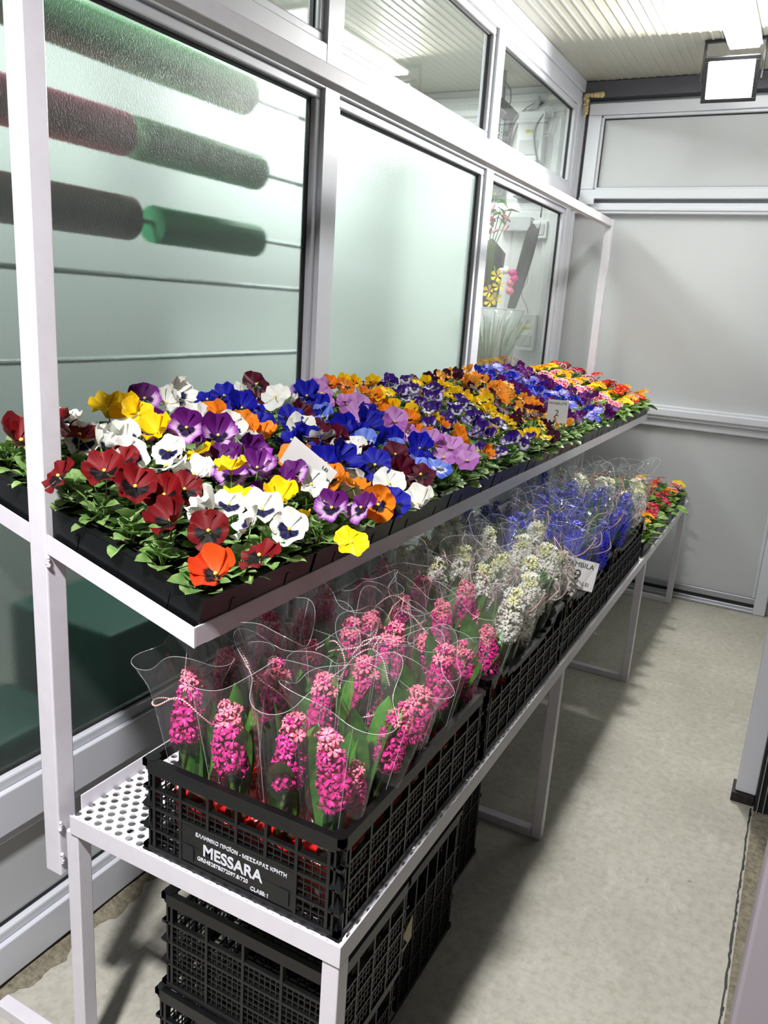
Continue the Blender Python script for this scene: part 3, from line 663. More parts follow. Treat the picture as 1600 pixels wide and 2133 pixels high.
def leaf_fn(L, W, droop, fold, cren=0.06):
    def fn(u, v):
        s_ = u * 2 - 1; prof = max(0.04 if v < 0.99 else 0, math.sin(PI * max(0, (v - 0.16) / 0.84) ** 0.8)) ** 0.55 if v > 0.16 else 0.08
        wv = W * prof * (1 + cren * math.sin(v * 26))
        return (s_ * wv, L * v, fold * abs(s_) * prof * W - droop * L * v * v + 0.03 * L * math.sin(v * 9 + s_ * 4))
    return fn
def foliage_mesh(seed, n=24, Ls=(0.022, 0.044), rad=0.026, hgt=0.052, mat='leaf', wide=0.44, nu=4, nv=7):
    r_ = random.Random(seed); b = MB()
    for i in range(n):
        a = i * 2.4 + r_.uniform(-0.3, 0.3); k = i / n; L = r_.uniform(*Ls) * (1.15 - 0.35 * k)
        el = math.radians(r_.uniform(-5, 35) + 45 * k)
        rr_ = rad * (1 - k) * r_.uniform(0.5, 1.1); z = hgt * (0.12 + 0.8 * k) * r_.uniform(0.75, 1.1)
        T = Matrix.Translation((rr_ * math.sin(a), rr_ * math.cos(a), z)) @ Matrix.Rotation(-a, 4, 'Z') @ Matrix.Rotation(el, 4, 'X') @ Matrix.Rotation(r_.uniform(-0.5, 0.5), 4, 'Y')
        b.grid(leaf_fn(L, L * wide * r_.uniform(0.85, 1.2), r_.uniform(0.1, 0.5), r_.uniform(0.1, 0.5)), nu, nv, 0, mat=T)
    for i in range(5):
        a = i * 1.3; b.tube([(0, 0, -0.004), (0.008 * math.sin(a), 0.008 * math.cos(a), hgt * 0.5), (0.02 * math.sin(a), 0.02 * math.cos(a), hgt * 0.9)], 0.0013, 5, 1)
    return b.mesh('foliage', [mat, 'stem'], smooth=True)
FOL = [foliage_mesh(100 + i) for i in range(5)]
def stem_mesh_cache():
    d = {}
    def get(p, q):
        b = MB(); p = Vector(p); q = Vector(q); m_ = (p + q) / 2 + Vector((0.004, 0.003, 0.012))
        b.tube([p, m_, q], 0.0014, 5); return b.mesh('flower_stem', ['stem'], smooth=True)
    return get
stem_get = stem_mesh_cache()
LABELLED = []
for tok in """R0.92,-1.20 R0.89,-1.07 R1.03,-1.25 R1.03,-1.18 R0.96,-1.04 R1.03,-1.07 R0.97,-0.98 R1.02,-0.96 R1.07,-0.96 R0.95,-0.88 R0.96,-0.81 R0.99,-0.73
A0.87,-0.72 W1.05,-1.19 W1.11,-1.20 W1.13,-1.16 W1.04,-1.13 W1.06,-1.08 W1.09,-1.02 W1.17,-1.09 W1.12,-0.98 W1.03,-0.87 W1.13,-0.83 W1.13,-0.77
W1.04,-0.79 W1.38,-1.20 W1.41,-1.29 W1.39,-1.11 W1.32,-0.79 W1.37,-1.05 Y1.19,-1.28 Y1.22,-1.22 Y1.21,-1.16 Y1.23,-1.26 Y1.23,-1.07 Y1.20,-0.96
Y1.16,-0.90 Y1.20,-0.84 Y1.17,-0.79 Y1.18,-0.67 P1.31,-1.29 P1.37,-1.21 P1.32,-1.09 P1.33,-1.01 P1.26,-0.94 P1.33,-0.90 P1.29,-0.78 P1.32,-0.73
P1.30,-1.16 O1.47,-1.09 O1.41,-1.16 O1.46,-1.13 O1.43,-0.97 O1.48,-0.95 O1.43,-0.87 O1.44,-0.82 O1.41,-0.74 B1.56,-1.27 B1.58,-1.16 B1.54,-1.20
B1.62,-1.11 B1.57,-1.03 B1.84,-1.21 B1.82,-1.16 B1.50,-0.89 B1.49,-0.92 B1.77,-1.01 B1.86,-1.03 B1.57,-0.84 B1.44,-0.72 B1.67,-1.02 B1.75,-0.83
B1.89,-0.88 B1.98,-1.09 w1.63,-1.29 w1.72,-1.23 w1.62,-1.08 w1.58,-1.00 w1.65,-0.94 w1.55,-0.79 w1.50,-0.69 w1.35,-0.87 w1.38,-1.29 M1.74,-1.31
M1.68,-1.12 M1.66,-1.07 M1.62,-0.98 M1.71,-0.86 M1.65,-0.76 M1.63,-0.80 M1.59,-0.97 L1.80,-1.13 L1.72,-0.95 L1.77,-0.89 L1.69,-0.79 L1.78,-0.77
K2.07,-1.28 K2.02,-1.15 K1.90,-1.07 K1.97,-1.00 K1.99,-0.97 K1.96,-0.92 K1.98,-0.89 K2.01,-0.84 K1.97,-0.79 K1.91,-0.75 K2.06,-1.30 o2.15,-1.26
o2.13,-1.23 o2.15,-1.17 o2.09,-1.10 o2.15,-1.00 o2.11,-0.92 o2.08,-0.82 o2.09,-0.79 o2.08,-1.05 v2.46,-1.25 v2.39,-1.08 v2.53,-1.18 v2.48,-1.10
v2.37,-0.98 v2.34,-0.91 v2.29,-0.85 v2.46,-1.02 v2.20,-0.89 v2.20,-0.78 v2.44,-0.83 v2.35,-0.78 y2.21,-1.08 y2.67,-1.23 y2.68,-1.16 y2.63,-1.08
y2.65,-1.03 y2.63,-0.99 y2.75,-1.15 y2.65,-0.94 y2.64,-0.90 y2.66,-0.85 y2.61,-0.78 y2.13,-0.74 y2.54,-0.68 y2.17,-0.69 m2.82,-1.23 m2.88,-1.18
m2.88,-1.10 m2.85,-1.03 m2.76,-0.96 m2.93,-0.92 m2.80,-0.73 m2.89,-0.80 m2.83,-0.85 a3.05,-1.23 a3.05,-1.15 a3.09,-1.09 a2.92,-1.00 a3.00,-0.96
a3.00,-0.91 a2.98,-0.77 a2.79,-0.69 a2.76,-0.66 a2.95,-0.87 b3.44,-1.24 b3.36,-1.16 b3.32,-1.11 b3.32,-1.06 b3.35,-1.00 b3.32,-0.95 b3.40,-0.91
b3.28,-0.85 b3.38,-0.75 b3.51,-0.97 l3.46,-1.27 l3.46,-1.15 l3.49,-1.00 l3.37,-0.83 l3.29,-0.75 l3.47,-0.68 l3.58,-0.73 u3.63,-1.19 u3.26,-0.80
u3.09,-0.70 u3.60,-0.78 u3.05,-0.80 u3.27,-1.04 p3.97,-1.26 p3.97,-1.15 p3.93,-1.08 p4.20,-1.08 p4.11,-0.99 p4.00,-0.85 p4.03,-0.79 q4.43,-1.34
q4.37,-1.24 q4.39,-1.17 q4.45,-1.12 q4.48,-1.05 q4.41,-0.95 q4.35,-0.86 q4.23,-0.78 r4.52,-0.76 r4.73,-1.05""".split():
    k = tok[0]; yy, xx = tok[1:].split(','); LABELLED.append((k, float(yy), float(xx)))
PL = [q for q in LABELLED if q[0] not in 'pqr']
def nearest(y, x):
    return min(PL, key=lambda q: (q[1] - y) ** 2 * 3.0 + ((q[2] - x)) ** 2 * 0.5)
plants = []
for j in range(NPY):
    for i in range(7):
        s_ = 0.034 + i * 0.0815; y = Y0 + 0.012 + 0.036 + j * PITCH
        p = shelfpt(s_ + random.uniform(-0.008, 0.008), y + random.uniform(-0.008, 0.008), TH - 0.010)
        plants.append(dict(i=i, j=j, p=p, fl=[]))
def nplant(y, x): return min(plants, key=lambda q: (q['p'].y - y) ** 2 + (q['p'].x - x) ** 2)
for k, y, x in PL:
    if y < 2.06:
        q = nplant(y, x); q['fl'].append((k, Vector((x, y, uz(x) + 0.128 + random.uniform(-0.012, 0.014))), 1))
for q in plants:
    p = q['p']
    if p.y < 2.06:
        if not q['fl'] and (q['i'] > 0 and q['j'] > 0 and random.random() < 0.92):
            k = nearest(p.y, p.x)[0]; q['fl'].append((k, Vector((p.x + random.uniform(-0.02, 0.02), p.y + random.uniform(-0.02, 0.02), uz(p.x) + 0.116 + random.uniform(-0.012, 0.012))), 1))
        if q['fl'] and q['j'] > 3 and random.random() < 0.45:
            k = q['fl'][0][0]; q['fl'].append((k, Vector((p.x + random.uniform(-0.035, 0.035), p.y + random.uniform(-0.035, 0.035), uz(p.x) + 0.112 + random.uniform(-0.01, 0.01))), 1))
    else:
        for _ in range(3 if random.random() < 0.75 else 2):
            k = nearest(p.y + random.gauss(0, 0.035), p.x + random.gauss(0, 0.05))[0]
            q['fl'].append((k, Vector((p.x + random.uniform(-0.038, 0.042) + (0.012 if q['i'] == 0 else 0), p.y + random.uniform(-0.042, 0.042), uz(p.x) + (0.108 if q['i'] == 0 else 0.118) + random.uniform(-0.016, 0.018))), 0))
def face_rot(spread=0.62):
    n = Vector((random.gauss(0.30, spread), random.gauss(-0.55, spread * 0.8), abs(random.gauss(0.75, 0.25)) + 0.1)).normalized()
    q = n.to_track_quat('Z', 'Y').to_matrix()
    # roll so that the petal 'up' (+Y local) points upslope / up
    y_ = q @ Vector((0, 1, 0)); up = Vector((-0.25, 0.35, 1)); up = (up - n * up.dot(n)).normalized()
    ang = math.atan2(y_.cross(up).dot(n), y_.dot(up)) + random.gauss(0, 0.25)
    return (Matrix.Rotation(ang, 3, n) @ q).to_euler()
for q in plants:
    kinds = [VAR[f[0]][1] for f in q['fl']]
    if q['fl']:
        d_ = VAR[q['fl'][0][0]][2]
    else: d_ = 'leafy pansy without open flower'
    lab = '%s, %s row from near end, %s' % (d_, ORD[q['j']], ('front plant by the aisle', 'second plant from the aisle', 'third plant from the aisle', 'middle plant', 'third plant from the glass', 'second plant from the glass', 'back plant by the glass')[q['i']])
    t = thing('potted_pansy', lab, 'flower', q['p'], None, 'pansies on the sloping shelf')
    link('foliage', FOL[random.randrange(5)], t, None, (0, 0, random.uniform(0, 6.28)), random.uniform(0.9, 1.12))
    for (k, pos, big) in q['fl']:
        me = flower_data(k, big, random.choice((1, 2, 3, 4, 5, 6, 7, 8)) if big else random.choice((1, 2, 4, 7)))
        sc_ = random.uniform(0.84, 1.06) if big else random.uniform(0.85, 1.15)
        fo = link('bloom', me, t, pos - q['p'], face_rot(0.55), sc_)
        nrm = fo.rotation_euler.to_matrix() @ Vector((0, 0, -0.004))
        link('flower_stem', stem_get((0, 0, 0.0), (pos - q['p']) + nrm), t)

# ------------------------------------------------------------ primroses
def prim_petal_mats():
    return {'p': (petal('pink_edged_primrose_petal', (232, 46, 112), None, 0.5, None, (248, 214, 226)), 'pink and white'),
            'q': (petal('golden_primrose_petal', (252, 170, 12)), 'golden orange'), 'e': (petal('lemon_primrose_petal', (252, 218, 20)), 'yellow'),
            'r': (petal('scarlet_primrose_petal', (214, 36, 22)), 'scarlet'), 'g': (petal('magenta_primrose_petal', (206, 24, 96)), 'magenta'), 'd': (petal('wine_primrose_petal', (120, 20, 60), None, 0.5, None, (236, 200, 214)), 'wine red and white')}
PM = prim_petal_mats()
def prim_cluster(seed, mat, n=8, R=0.034):
    r_ = random.Random(seed); b = MB()
    for i in range(n):
        a = i * 2.4; rr_ = R * math.sqrt((i + 0.3) / n); z = 0.012 * (1 - (rr_ / R) ** 2)
        T = Matrix.Translation((rr_ * math.cos(a), rr_ * math.sin(a), z + r_.uniform(0, 0.006))) @ Matrix.Rotation(a, 4, 'Z') @ Matrix.Rotation(0.75 * rr_ / R + r_.uniform(-0.2, 0.2), 4, 'Y') @ Matrix.Rotation(r_.uniform(0, 3), 4, 'Z')
        L = 0.0165 * r_.uniform(0.9, 1.1)
        for k in range(5):
            ang = k * 2 * PI / 5
            def fn(u, v, ang=ang):
                s_ = u * 2 - 1; aa = ang + s_ * 0.66 * (0.4 + 0.6 * v); rr2 = L * v * (1 - 0.12 * abs(s_) ** 2 - (0.10 if abs(s_) < 0.2 else 0) * v)
                return (rr2 * math.cos(aa), rr2 * math.sin(aa), 0.15 * L * v * v + 0.05 * L * math.sin(5 * s_) * v)
            b.grid(fn, 4, 3, 0, uv=True, mat=T)
        c = T @ Vector((0, 0, 0.0008)); b.ball(c, 0.0035, 1, 6, 4, 0.5)
    return b.mesh('flower_cluster', [PM[mat][0], 'eye'], smooth=True)
PFOL = [foliage_mesh(300 + i, 12, (0.05, 0.075), 0.018, 0.035, 'leafpale', 0.30, 5, 8) for i in range(4)]
PCL = {}
def pcl(k, s_):
    if (k, s_) not in PCL: PCL[(k, s_)] = prim_cluster(s_ * 7 + 1, k)
    return PCL[(k, s_)]
PLAB = [q for q in LABELLED if q[0] in 'pqr']
yp0 = Y0 + 0.012 + NPY * PITCH + 0.09
j = 0; y = yp0
while y < 4.72:
    for i in range(6):
        s_ = 0.045 + i * 0.096; p = shelfpt(s_ + random.uniform(-0.006, 0.006), y + random.uniform(-0.008, 0.008), TH - 0.010)
        k = 'p' if j < 2 else ('q' if j < 5 else 'q')
        if j in (2, 3) and random.random() < 0.4: k = 'p'
        if j >= 3 and random.random() < 0.45: k = 'e'
        if j >= 6 or (j >= 5 and i < 2): k = random.choice('rrqdg')
        t = thing('potted_primrose', '%s primrose on sloping shelf, %s row beyond pansies, %s' % (PM[k][1], ORD[j], ('aisle edge', 'second from aisle', 'third from aisle', 'third from glass', 'second from glass', 'by the glass')[i]), 'flower', p, None, 'primroses on the sloping shelf')
        link('foliage', random.choice(PFOL), t, None, (0, 0, random.uniform(0, 6.28)), random.uniform(0.9, 1.1))
        link('flower_cluster', pcl(k, random.randrange(3)), t, (0.008, -0.006, random.uniform(0.056, 0.07)), (random.uniform(0, 0.4), random.uniform(0, 0.35), random.uniform(0, 6)), random.uniform(0.95, 1.25))
    y += 0.098; j += 1

# primroses in black trays at the far end of the lower shelf
ltm = tray_mesh(0.50, 0.62, 0.055, 5, 6).mesh('tray_shell', ['tray'])
sb = MB(); sb.box(0.0035, 0.4965, 0.0035, 0.6165, 0.0045, 0.042); lsm = sb.mesh('soil', ['soil'])
jj = 0
for ti, yt in enumerate((3.42, 4.06)):
    t = thing('plant_tray', 'black tray of primroses on the lower shelf, %s' % ('beside the last hyacinth crate' if ti == 0 else 'at its far end'), 'tray', (-1.0, yt, ZL + 0.0005), None, 'primrose trays on the lower shelf')
    link('tray_shell', ltm, t); link('soil', lsm, t)
    for r_ in range(6):
        for i in range(5):
            p = Vector((-0.95 + 0.1 * i + random.uniform(-0.01, 0.01), yt + 0.052 + r_ * 0.103 + random.uniform(-0.01, 0.01), ZL + 0.043))
            k = random.choice('pqedgrpgd')
            t = thing('potted_primrose', '%s primrose on lower shelf, %s row beyond hyacinths, %s' % (PM[k][1], ORD[jj], ('back plant', 'second from back', 'middle plant', 'second from aisle', 'aisle edge')[i]), 'flower', p, None, 'primroses on the lower shelf')
            link('foliage', random.choice(PFOL), t, None, (0, 0, random.uniform(0, 6.28)), random.uniform(0.95, 1.2))
            link('flower_cluster', pcl(k, random.randrange(3)), t, (0, 0, random.uniform(0.06, 0.08)), (random.uniform(0, 0.5), random.uniform(-0.2, 0.3), random.uniform(0, 6)), random.uniform(0.9, 1.15))
        jj += 1

# ------------------------------------------------------------ hyacinths in cellophane
HC = {'k': [basic('deep_pink_floret', (216, 44, 138), 0.45, 0, 0.4, 0.18, 60), basic('salmon_pink_floret', (240, 124, 150), 0.45, 0, 0.4, 0.1, 60)],
      'w': [basic('ivory_floret', (246, 245, 232), 0.5, 0, 0.3, 0.03, 60), basic('greenish_ivory_floret', (232, 232, 170), 0.5, 0, 0.3)],
      'b': [basic('violet_blue_floret', (44, 52, 222), 0.45, 0, 0.4, 0.2, 60), basic('dark_blue_floret', (38, 40, 160), 0.45, 0, 0.4)]}
HN = {'k': 'pink', 'w': 'white', 'b': 'blue'}
def spike_mesh(seed, kind, n=34, h=0.105, R=0.017):
    r_ = random.Random(seed); b = MB()
    b.tube([(0, 0, -0.10), (0, 0, h)], 0.005, 6, 2)
    for i in range(n):
        k = i / (n - 1); a = i * 2.4 + r_.uniform(-0.35, 0.35); z = 0.002 + (h - 0.006) * k + r_.uniform(-0.004, 0.004)
        el = math.radians(-24 + 98 * k ** 1.7 + r_.uniform(-20, 20)); sz = (1.05 - 0.40 * k) * r_.uniform(0.78, 1.22)
        d_ = Vector((math.cos(a) * math.cos(el), math.sin(a) * math.cos(el), math.sin(el)))
        base = Vector((0, 0, z)) + d_ * 0.004; tip = Vector((0, 0, z)) + d_ * R * r_.uniform(0.8, 1.2)
        m = 1 if k > (0.72 if kind == 'k' else 0.85) and r_.random() < 0.7 else 0
        b.tube([base, (base + tip) / 2, tip], 0.003 * sz, 5, m, False, radii=[0.0025 * sz, 0.0042 * sz, 0.0036 * sz])
        q = d_.to_track_quat('Z', 'Y').to_matrix().to_4x4(); T = Matrix.Translation(tip) @ q @ Matrix.Rotation(r_.uniform(0, 1), 4, 'Z')
        for j in range(6):
            pa_ = j * PI / 3; Lp = 0.0205 * sz * r_.uniform(0.85, 1.1); Wp = 0.0033 * sz; cu_ = r_.uniform(0.7, 1.5)
            def fn(u, v, pa_=pa_, Lp=Lp, Wp=Wp, cu_=cu_):
                s_ = u * 2 - 1; th = 1.9 * v; rad = 0.002 + Lp * 0.66 * math.sin(min(th, 1.7)) ; zz = Lp * (0.75 * v - cu_ * v * v)
                wv = Wp * math.sin(PI * (0.12 + 0.83 * v)) * 1.15
                return (rad * math.cos(pa_) - s_ * wv * math.sin(pa_), rad * math.sin(pa_) + s_ * wv * math.cos(pa_), zz + 0.3 * abs(s_) * wv)
            b.grid(fn, 2, 4, m, mat=T)
    return b.mesh('flower_spike', [HC[kind][0], HC[kind][1], 'stem'], smooth=True)
SPK = {(k, s_): spike_mesh(s_ * 13 + 5, k, *((60, 0.112, 0.023), (48, 0.088, 0.023), (36, 0.10, 0.022))[s_]) for k in 'kwb' for s_ in range(3)}
def strap_leaf(seed, L=0.20, W=0.0145, out=0.25):
    r_ = random.Random(seed); b = MB()
    def fn(u, v):
        s_ = u * 2 - 1; wv = W * (0.55 + 0.9 * math.sin(PI * (v * 0.86 + 0.06)) * 0.62) * (1 if v < 0.8 else math.sqrt(max(0, 1 - ((v - 0.8) / 0.2) ** 2)))
        y_ = 0.006 + out * L * v ** 1.5; z = L * v * (1 - 0.12 * out * v)
        return (s_ * wv, y_ - 0.35 * wv * (1 - s_ * s_), z)
    b.grid(fn, 4, 9, 0)
    for i in range(len(b.f)):
        if i % 9 == 0: b.m[i] = 1
    return b.mesh('leaf', ['hleaf', 'hleafbase'], smooth=True)
LEAF = [strap_leaf(i, L_, W_, o_) for i, (L_, W_, o_) in enumerate(((0.225, 0.021, 0.22), (0.20, 0.023, 0.30), (0.245, 0.020, 0.14), (0.18, 0.021, 0.38)))]
def wrap_mesh(seed, H=0.322, r0=0.036, r1=0.074):
    r_ = random.Random(seed); b = MB(); ph = [r_.uniform(0, 6) for _ in range(5)]; nu, nv = 40, 14
    flat = r_.uniform(0.72, 0.95); fa = r_.uniform(0, 3)
    def fn(u, v):
        a = 2 * PI * u; r = r0 + (r1 - r0) * v ** 0.85
        r *= 1 + v * (0.11 * math.sin(3 * a + ph[0]) + 0.03 * math.sin(5 * a + ph[1])) + 0.012 * math.sin(11 * a + ph[2]) * (1.1 - v)
        r += 0.012 * max(0, v - 0.82) / 0.18 * (1 + math.sin(4 * a + ph[3]))
        x, y_ = r * math.cos(a), r * math.sin(a)
        x2 = x * math.cos(fa) + y_ * math.sin(fa); y2 = (-x * math.sin(fa) + y_ * math.cos(fa)) * flat
        z = H * v * (1 + 0.075 * v * math.sin(2 * a + ph[4]) + 0.02 * v * math.sin(4 * a + ph[3]))
        return (x2, y2, z)
    b.grid(fn, nu, nv, 0)
    rim = [Vector(fn(i / 60, 1)) for i in range(61)]; b.tube(rim, 0.00045, 4, 1, False)  # thin tube along the film edge carries the painted rim highlight
    se = [Vector(fn(0.02, i / 12)) * 1.004 for i in range(13)]; b.tube(se, 0.0005, 4, 1, False)
    se = [Vector(fn(0.53, i / 12)) * 1.004 for i in range(13)]; b.tube(se, 0.0005, 4, 1, False)
    me = b.mesh('wrap', ['cello', 'cello_edge_highlight'], smooth=True)
    # twine: a sagging loop round the sleeve with a bow
    twA = None
    if seed % 5 != 1 and seed % 5 != 4:
        t_ = MB(); pts = []
        for i in range(49):
            u = i / 48; hz = 0.62 + 0.14 * math.sin(2 * PI * u + ph[0]) + 0.015 * math.sin(6 * PI * u + ph[1]); p = Vector(fn(u, hz)); p.x *= 1.03; p.y *= 1.03; pts.append(p)
        c = pts[-1]; od = Vector((c.x, c.y, 0)).normalized(); sd = Vector((-od.y, od.x, 0))
        tail = [c, c - sd * 0.012 + Vector((0, 0, 0.03)) + od * 0.006, c + sd * 0.02 + Vector((0, 0, 0.012)) + od * 0.008, c + sd * 0.038 - Vector((0, 0, 0.02)) + od * 0.005]
        for i in range(len(tail) - 1):
            for k in range(1, 6): pts.append(tail[i].lerp(tail[i + 1], k / 5))
        t_.tube(pts, 0.0016, 5, 0, True, True); twA = t_.mesh('twine', ['twine'], smooth=True)
    # bow tied low round the neck of the sleeve, one continuous string
    t_ = MB()
    pts = [Vector((1.06 * (r0 + 0.004) * math.sin(a_ / 16 * 2 * PI), -1.06 * (r0 + 0.004) * math.cos(a_ / 16 * 2 * PI) * flat, 0.022)) for a_ in range(17)]
    for sg in (-1, 1):
        pts += [Vector((0.021 * sg * math.sin(PI * k / 10), -0.042 * flat - 0.003, 0.022 + 0.011 * math.sin(2 * PI * k / 10))) for k in range(1, 11)]
    t_.tube(pts, 0.0014, 5, 0, True, True)
    return me, twA, t_.mesh('bow', ['twine'], smooth=True)
WRAP = [wrap_mesh(41 + i) for i in range(5)]
b = MB(); b.lathe([(0.0, 0), (0.034, 0), (0.046, 0.082), (0.050, 0.092), (0.045, 0.090), (0.042, 0.078), (0.0, 0.078)], 18)
for i in range(len(b.v)):
    x_, y_, z_ = b.v[i]
    if z_ > 0.085: an = math.atan2(y_, x_); b.v[i] = (x_ * (1 + 0.05 * math.sin(9 * an)), y_ * (1 + 0.05 * math.sin(9 * an)), z_ + 0.006 * math.sin(5 * an))
POT = b.mesh('pot_wrap', ['polka'], smooth=True)
b = MB(); b.ball((0, 0, 0.085), 0.021, 0, 12, 8, 0.9); BULB = b.mesh('bulb', ['bulb'], smooth=True)
def hyacinth(kind, loc, label, lean, seed):
    r_ = random.Random(seed)
    t = thing('wrapped_hyacinth', label, 'flower', loc, None, '%s hyacinths in clear wraps' % HN[kind])
    link('pot_wrap', POT, t, None, (0, 0, r_.uniform(0, 6))); link('bulb', BULB, t)
    lift = r_.uniform(-0.03, 0.015)
    link('flower_spike', SPK[(kind, r_.choice((0, 0, 1, 2)))], t, (lean[0] * 0.12, lean[1] * 0.12, 0.215 + lift), (-lean[1] * 0.6, lean[0] * 0.6, r_.uniform(0, 6)), r_.uniform(0.92, 1.1) * (1 if kind == 'k' else 1.12))
    if r_.random() < 0.3: link('flower_spike', SPK[(kind, 1)], t, (lean[0] * 0.1 + r_.uniform(-0.02, 0.02), 0.018, 0.175), (-0.2, r_.uniform(-0.2, 0.2), r_.uniform(0, 6)), 0.85)
    n = r_.choice((5, 5, 6)); a0 = r_.uniform(0, 6)
    for i in range(n):
        link('leaf', r_.choice(LEAF), t, (0, 0, 0.088), (r_.uniform(-0.08, 0.08) - lean[1] * 0.4, lean[0] * 0.4, a0 + i * 2 * PI / n + r_.uniform(-0.3, 0.3)), r_.uniform(0.82, 1.08))
    me, tw, bow = r_.choice(WRAP); rz = r_.uniform(0, 6.28); sc_ = r_.uniform(0.92, 1.06); e = (-lean[1] * 0.45, lean[0] * 0.45, 0)
    eu = (Matrix.Rotation(e[0], 3, 'X') @ Matrix.Rotation(e[1], 3, 'Y') @ Matrix.Rotation(rz, 3, 'Z')).to_euler()
    wr = link('wrap', me, t, (0, 0, 0.072), eu, sc_); link('bow', bow, t, (0, 0, 0.072), eu, sc_)
    if tw: link('twine', tw, t, (0, 0, 0.072), eu, sc_)
rows_h = 0; hs = 0
CR = [('near crate', 0.910, lambda y, i: 'k'), ('second crate', 1.53, lambda y, i: 'k' if y < 0.12 else 'w'), ('third crate', 2.138, lambda y, i: 'w' if y < 0.1 else 'b'), ('last crate', 2.746, lambda y, i: 'b' if y < 0.26 else 'w')]
for cn, y0, kf in CR:
    nr = 5 if y0 < 2.7 else 5
    for r__ in range(nr):
        for i in range(4):
            x = CX0 + 0.062 + i * 0.096 + random.uniform(-0.006, 0.006); yy = y0 + 0.066 + r__ * 0.116 + random.uniform(-0.01, 0.01)
            kind = kf(yy - y0 - 0.06, i)
            hs += 1
            lean = (0.30 * (i - 1.2) / 2 + random.gauss(0, 0.05), (-0.16 if (r__ == 0 and y0 < 1) else 0.0) + random.gauss(0, 0.06))
            hyacinth(kind, (x, yy, ZL + 0.0095), '%s hyacinth in clear wrap, %s, %s row from near side, %s' % (HN[kind], cn, ORD[r__], ('back plant', 'third from aisle', 'second from aisle', 'aisle plant')[i]), lean, 500 + hs)

# ------------------------------------------------------------ price cards
def card(label, loc, rot, w_, h_, lines, stick=0.06):
    t = thing('price_card', label, 'price card', loc, rot)
    b = MB(); b.box(-w_ / 2, w_ / 2, -0.0004, 0.0004, 0, h_); b.obj('card', 'paperc', t)
    b = MB(); b.box(-0.002, 0.002, 0.0006, 0.0022, -stick, 0.012); b.obj('stick', 'white', t)
    for body, size, x, z, rz in lines:
        text(body, size, 'ink', t, (x, -0.0009, z), (PI / 2, rz, 0))
    return t
card('white price card reading ZAMBILA 9 LEI tucked among the blue hyacinths', (-0.502, 2.24, 0.825), (-0.22, 0.16, 0.35), 0.100, 0.088,
     [('ZAMBILA', 0.021, -0.047, 0.064, 0), ('9', 0.046, -0.016, 0.024, 0), ('LEI', 0.016, 0.016, 0.012, 0)])
card('small white price card reading PANSELUTE 2 standing among the apricot pansies', (-0.80, 2.90, 1.215), (-0.15, 0, 0.3), 0.075, 0.085,
     [('PANSELUTE', 0.0125, -0.034, 0.068, 0), ('2', 0.032, -0.010, 0.026, 0)], 0.11)
card('plain white card tilted among orange and purple pansies near the near end', (-0.93, 1.40, 1.225), (0.35, 0.60, 0.25), 0.118, 0.080,
     [('LEI', 0.012, 0.026, 0.062, 0)], 0.10)

# ------------------------------------------------------------ behind the frosted panes
for nm, lb, y0, y1, z, x, r_, mt in (
        ('wrapping_roll', 'dark green wrapping paper roll behind frosted glass, on the top rod', 0.2, 2.04, 2.165, -1.60, 0.055, 'roll_green'),
        ('wrapping_roll', 'maroon wrapping paper roll behind frosted glass, on the second rod', 0.2, 1.56, 1.965, -1.60, 0.052, 'roll_maroon'),
        ('wrapping_roll', 'grey green wrapping paper roll behind frosted glass, right of the maroon roll', 1.60, 2.10, 1.965, -1.60, 0.052, 'roll_green'),
        ('wrapping_roll', 'brown wrapping paper roll behind frosted glass, on the third rod', 0.2, 1.575, 1.77, -1.60, 0.054, 'roll_brown'),
        ('wrapping_roll', 'green wrapping paper roll behind frosted glass, right of the brown roll', 1.66, 2.10, 1.765, -1.60, 0.048, 'roll_mid')):
    b = MB(); b.tube([(x, y0, z), (x, y1, z)], r_, 20); tag(b.obj(nm, mt, smooth=False), lb, 'paper roll', 'wrapping paper rolls')
for k, z in enumerate((2.165, 1.965, 1.77, 1.628, 1.418)):
    b = MB(); b.tube([(-1.60, 0.1, z), (-1.60, 2.4, z)], 0.007, 8); tag(b.obj('steel_rod', 'alu'), 'thin rod behind the frosted glass, %s from the top' % ORD[k], 'rod', 'rods behind the frosted glass')
b = MB(); b.box(-2.05, -1.62, 1.50, 3.3, 0.0, 0.64); tag(b.obj('shop_counter', 'greenwall', bevel=0.01), 'dark green counter blurred behind the frosted glass, right of the near bay', 'counter')
b = MB(); b.box(-2.0, -1.7, 0.2, 1.44, 0.0, 0.42); tag(b.obj('storage_box', 'greenwall', bevel=0.02), 'dark green box blurred behind the nearest frosted glass', 'box')

# ------------------------------------------------------------ shop corner seen through the clear panes
def ebox(label, x, z, w_, h_, lid=True):
    t = thing('electrical_box', label, 'electrical box', (x, YE - 0.012, z), None, 'electrical boxes on the shop wall')
    b = MB(); b.box(-w_ / 2, w_ / 2, -0.05, 0.03, 0, h_); b.obj('housing', 'white', t, bevel=0.006)
    b = MB(); b.box(-w_ * 0.36, w_ * 0.36, -0.058, -0.0505, h_ * 0.12, h_ * 0.42); b.obj('cover', 'panel', t, bevel=0.003)
    b = MB(); b.box(-0.03, 0.03, -0.0525, -0.0505, h_ * 0.56, h_ * 0.56 + 0.02); l_ = b.obj('warning_label', 'yellowlab', t)
    text('230 V', 0.018, 'ink', l_, (-0.022, -0.0532, h_ * 0.56 + 0.004), RX)
    return t
ebox('large white electrical box with yellow 230 V label, high on the shop wall', -1.69, 2.47, 0.16, 0.27)
ebox('small white electrical box with yellow 230 V label, low behind the far clear pane', -1.59, 1.38, 0.12, 0.22)
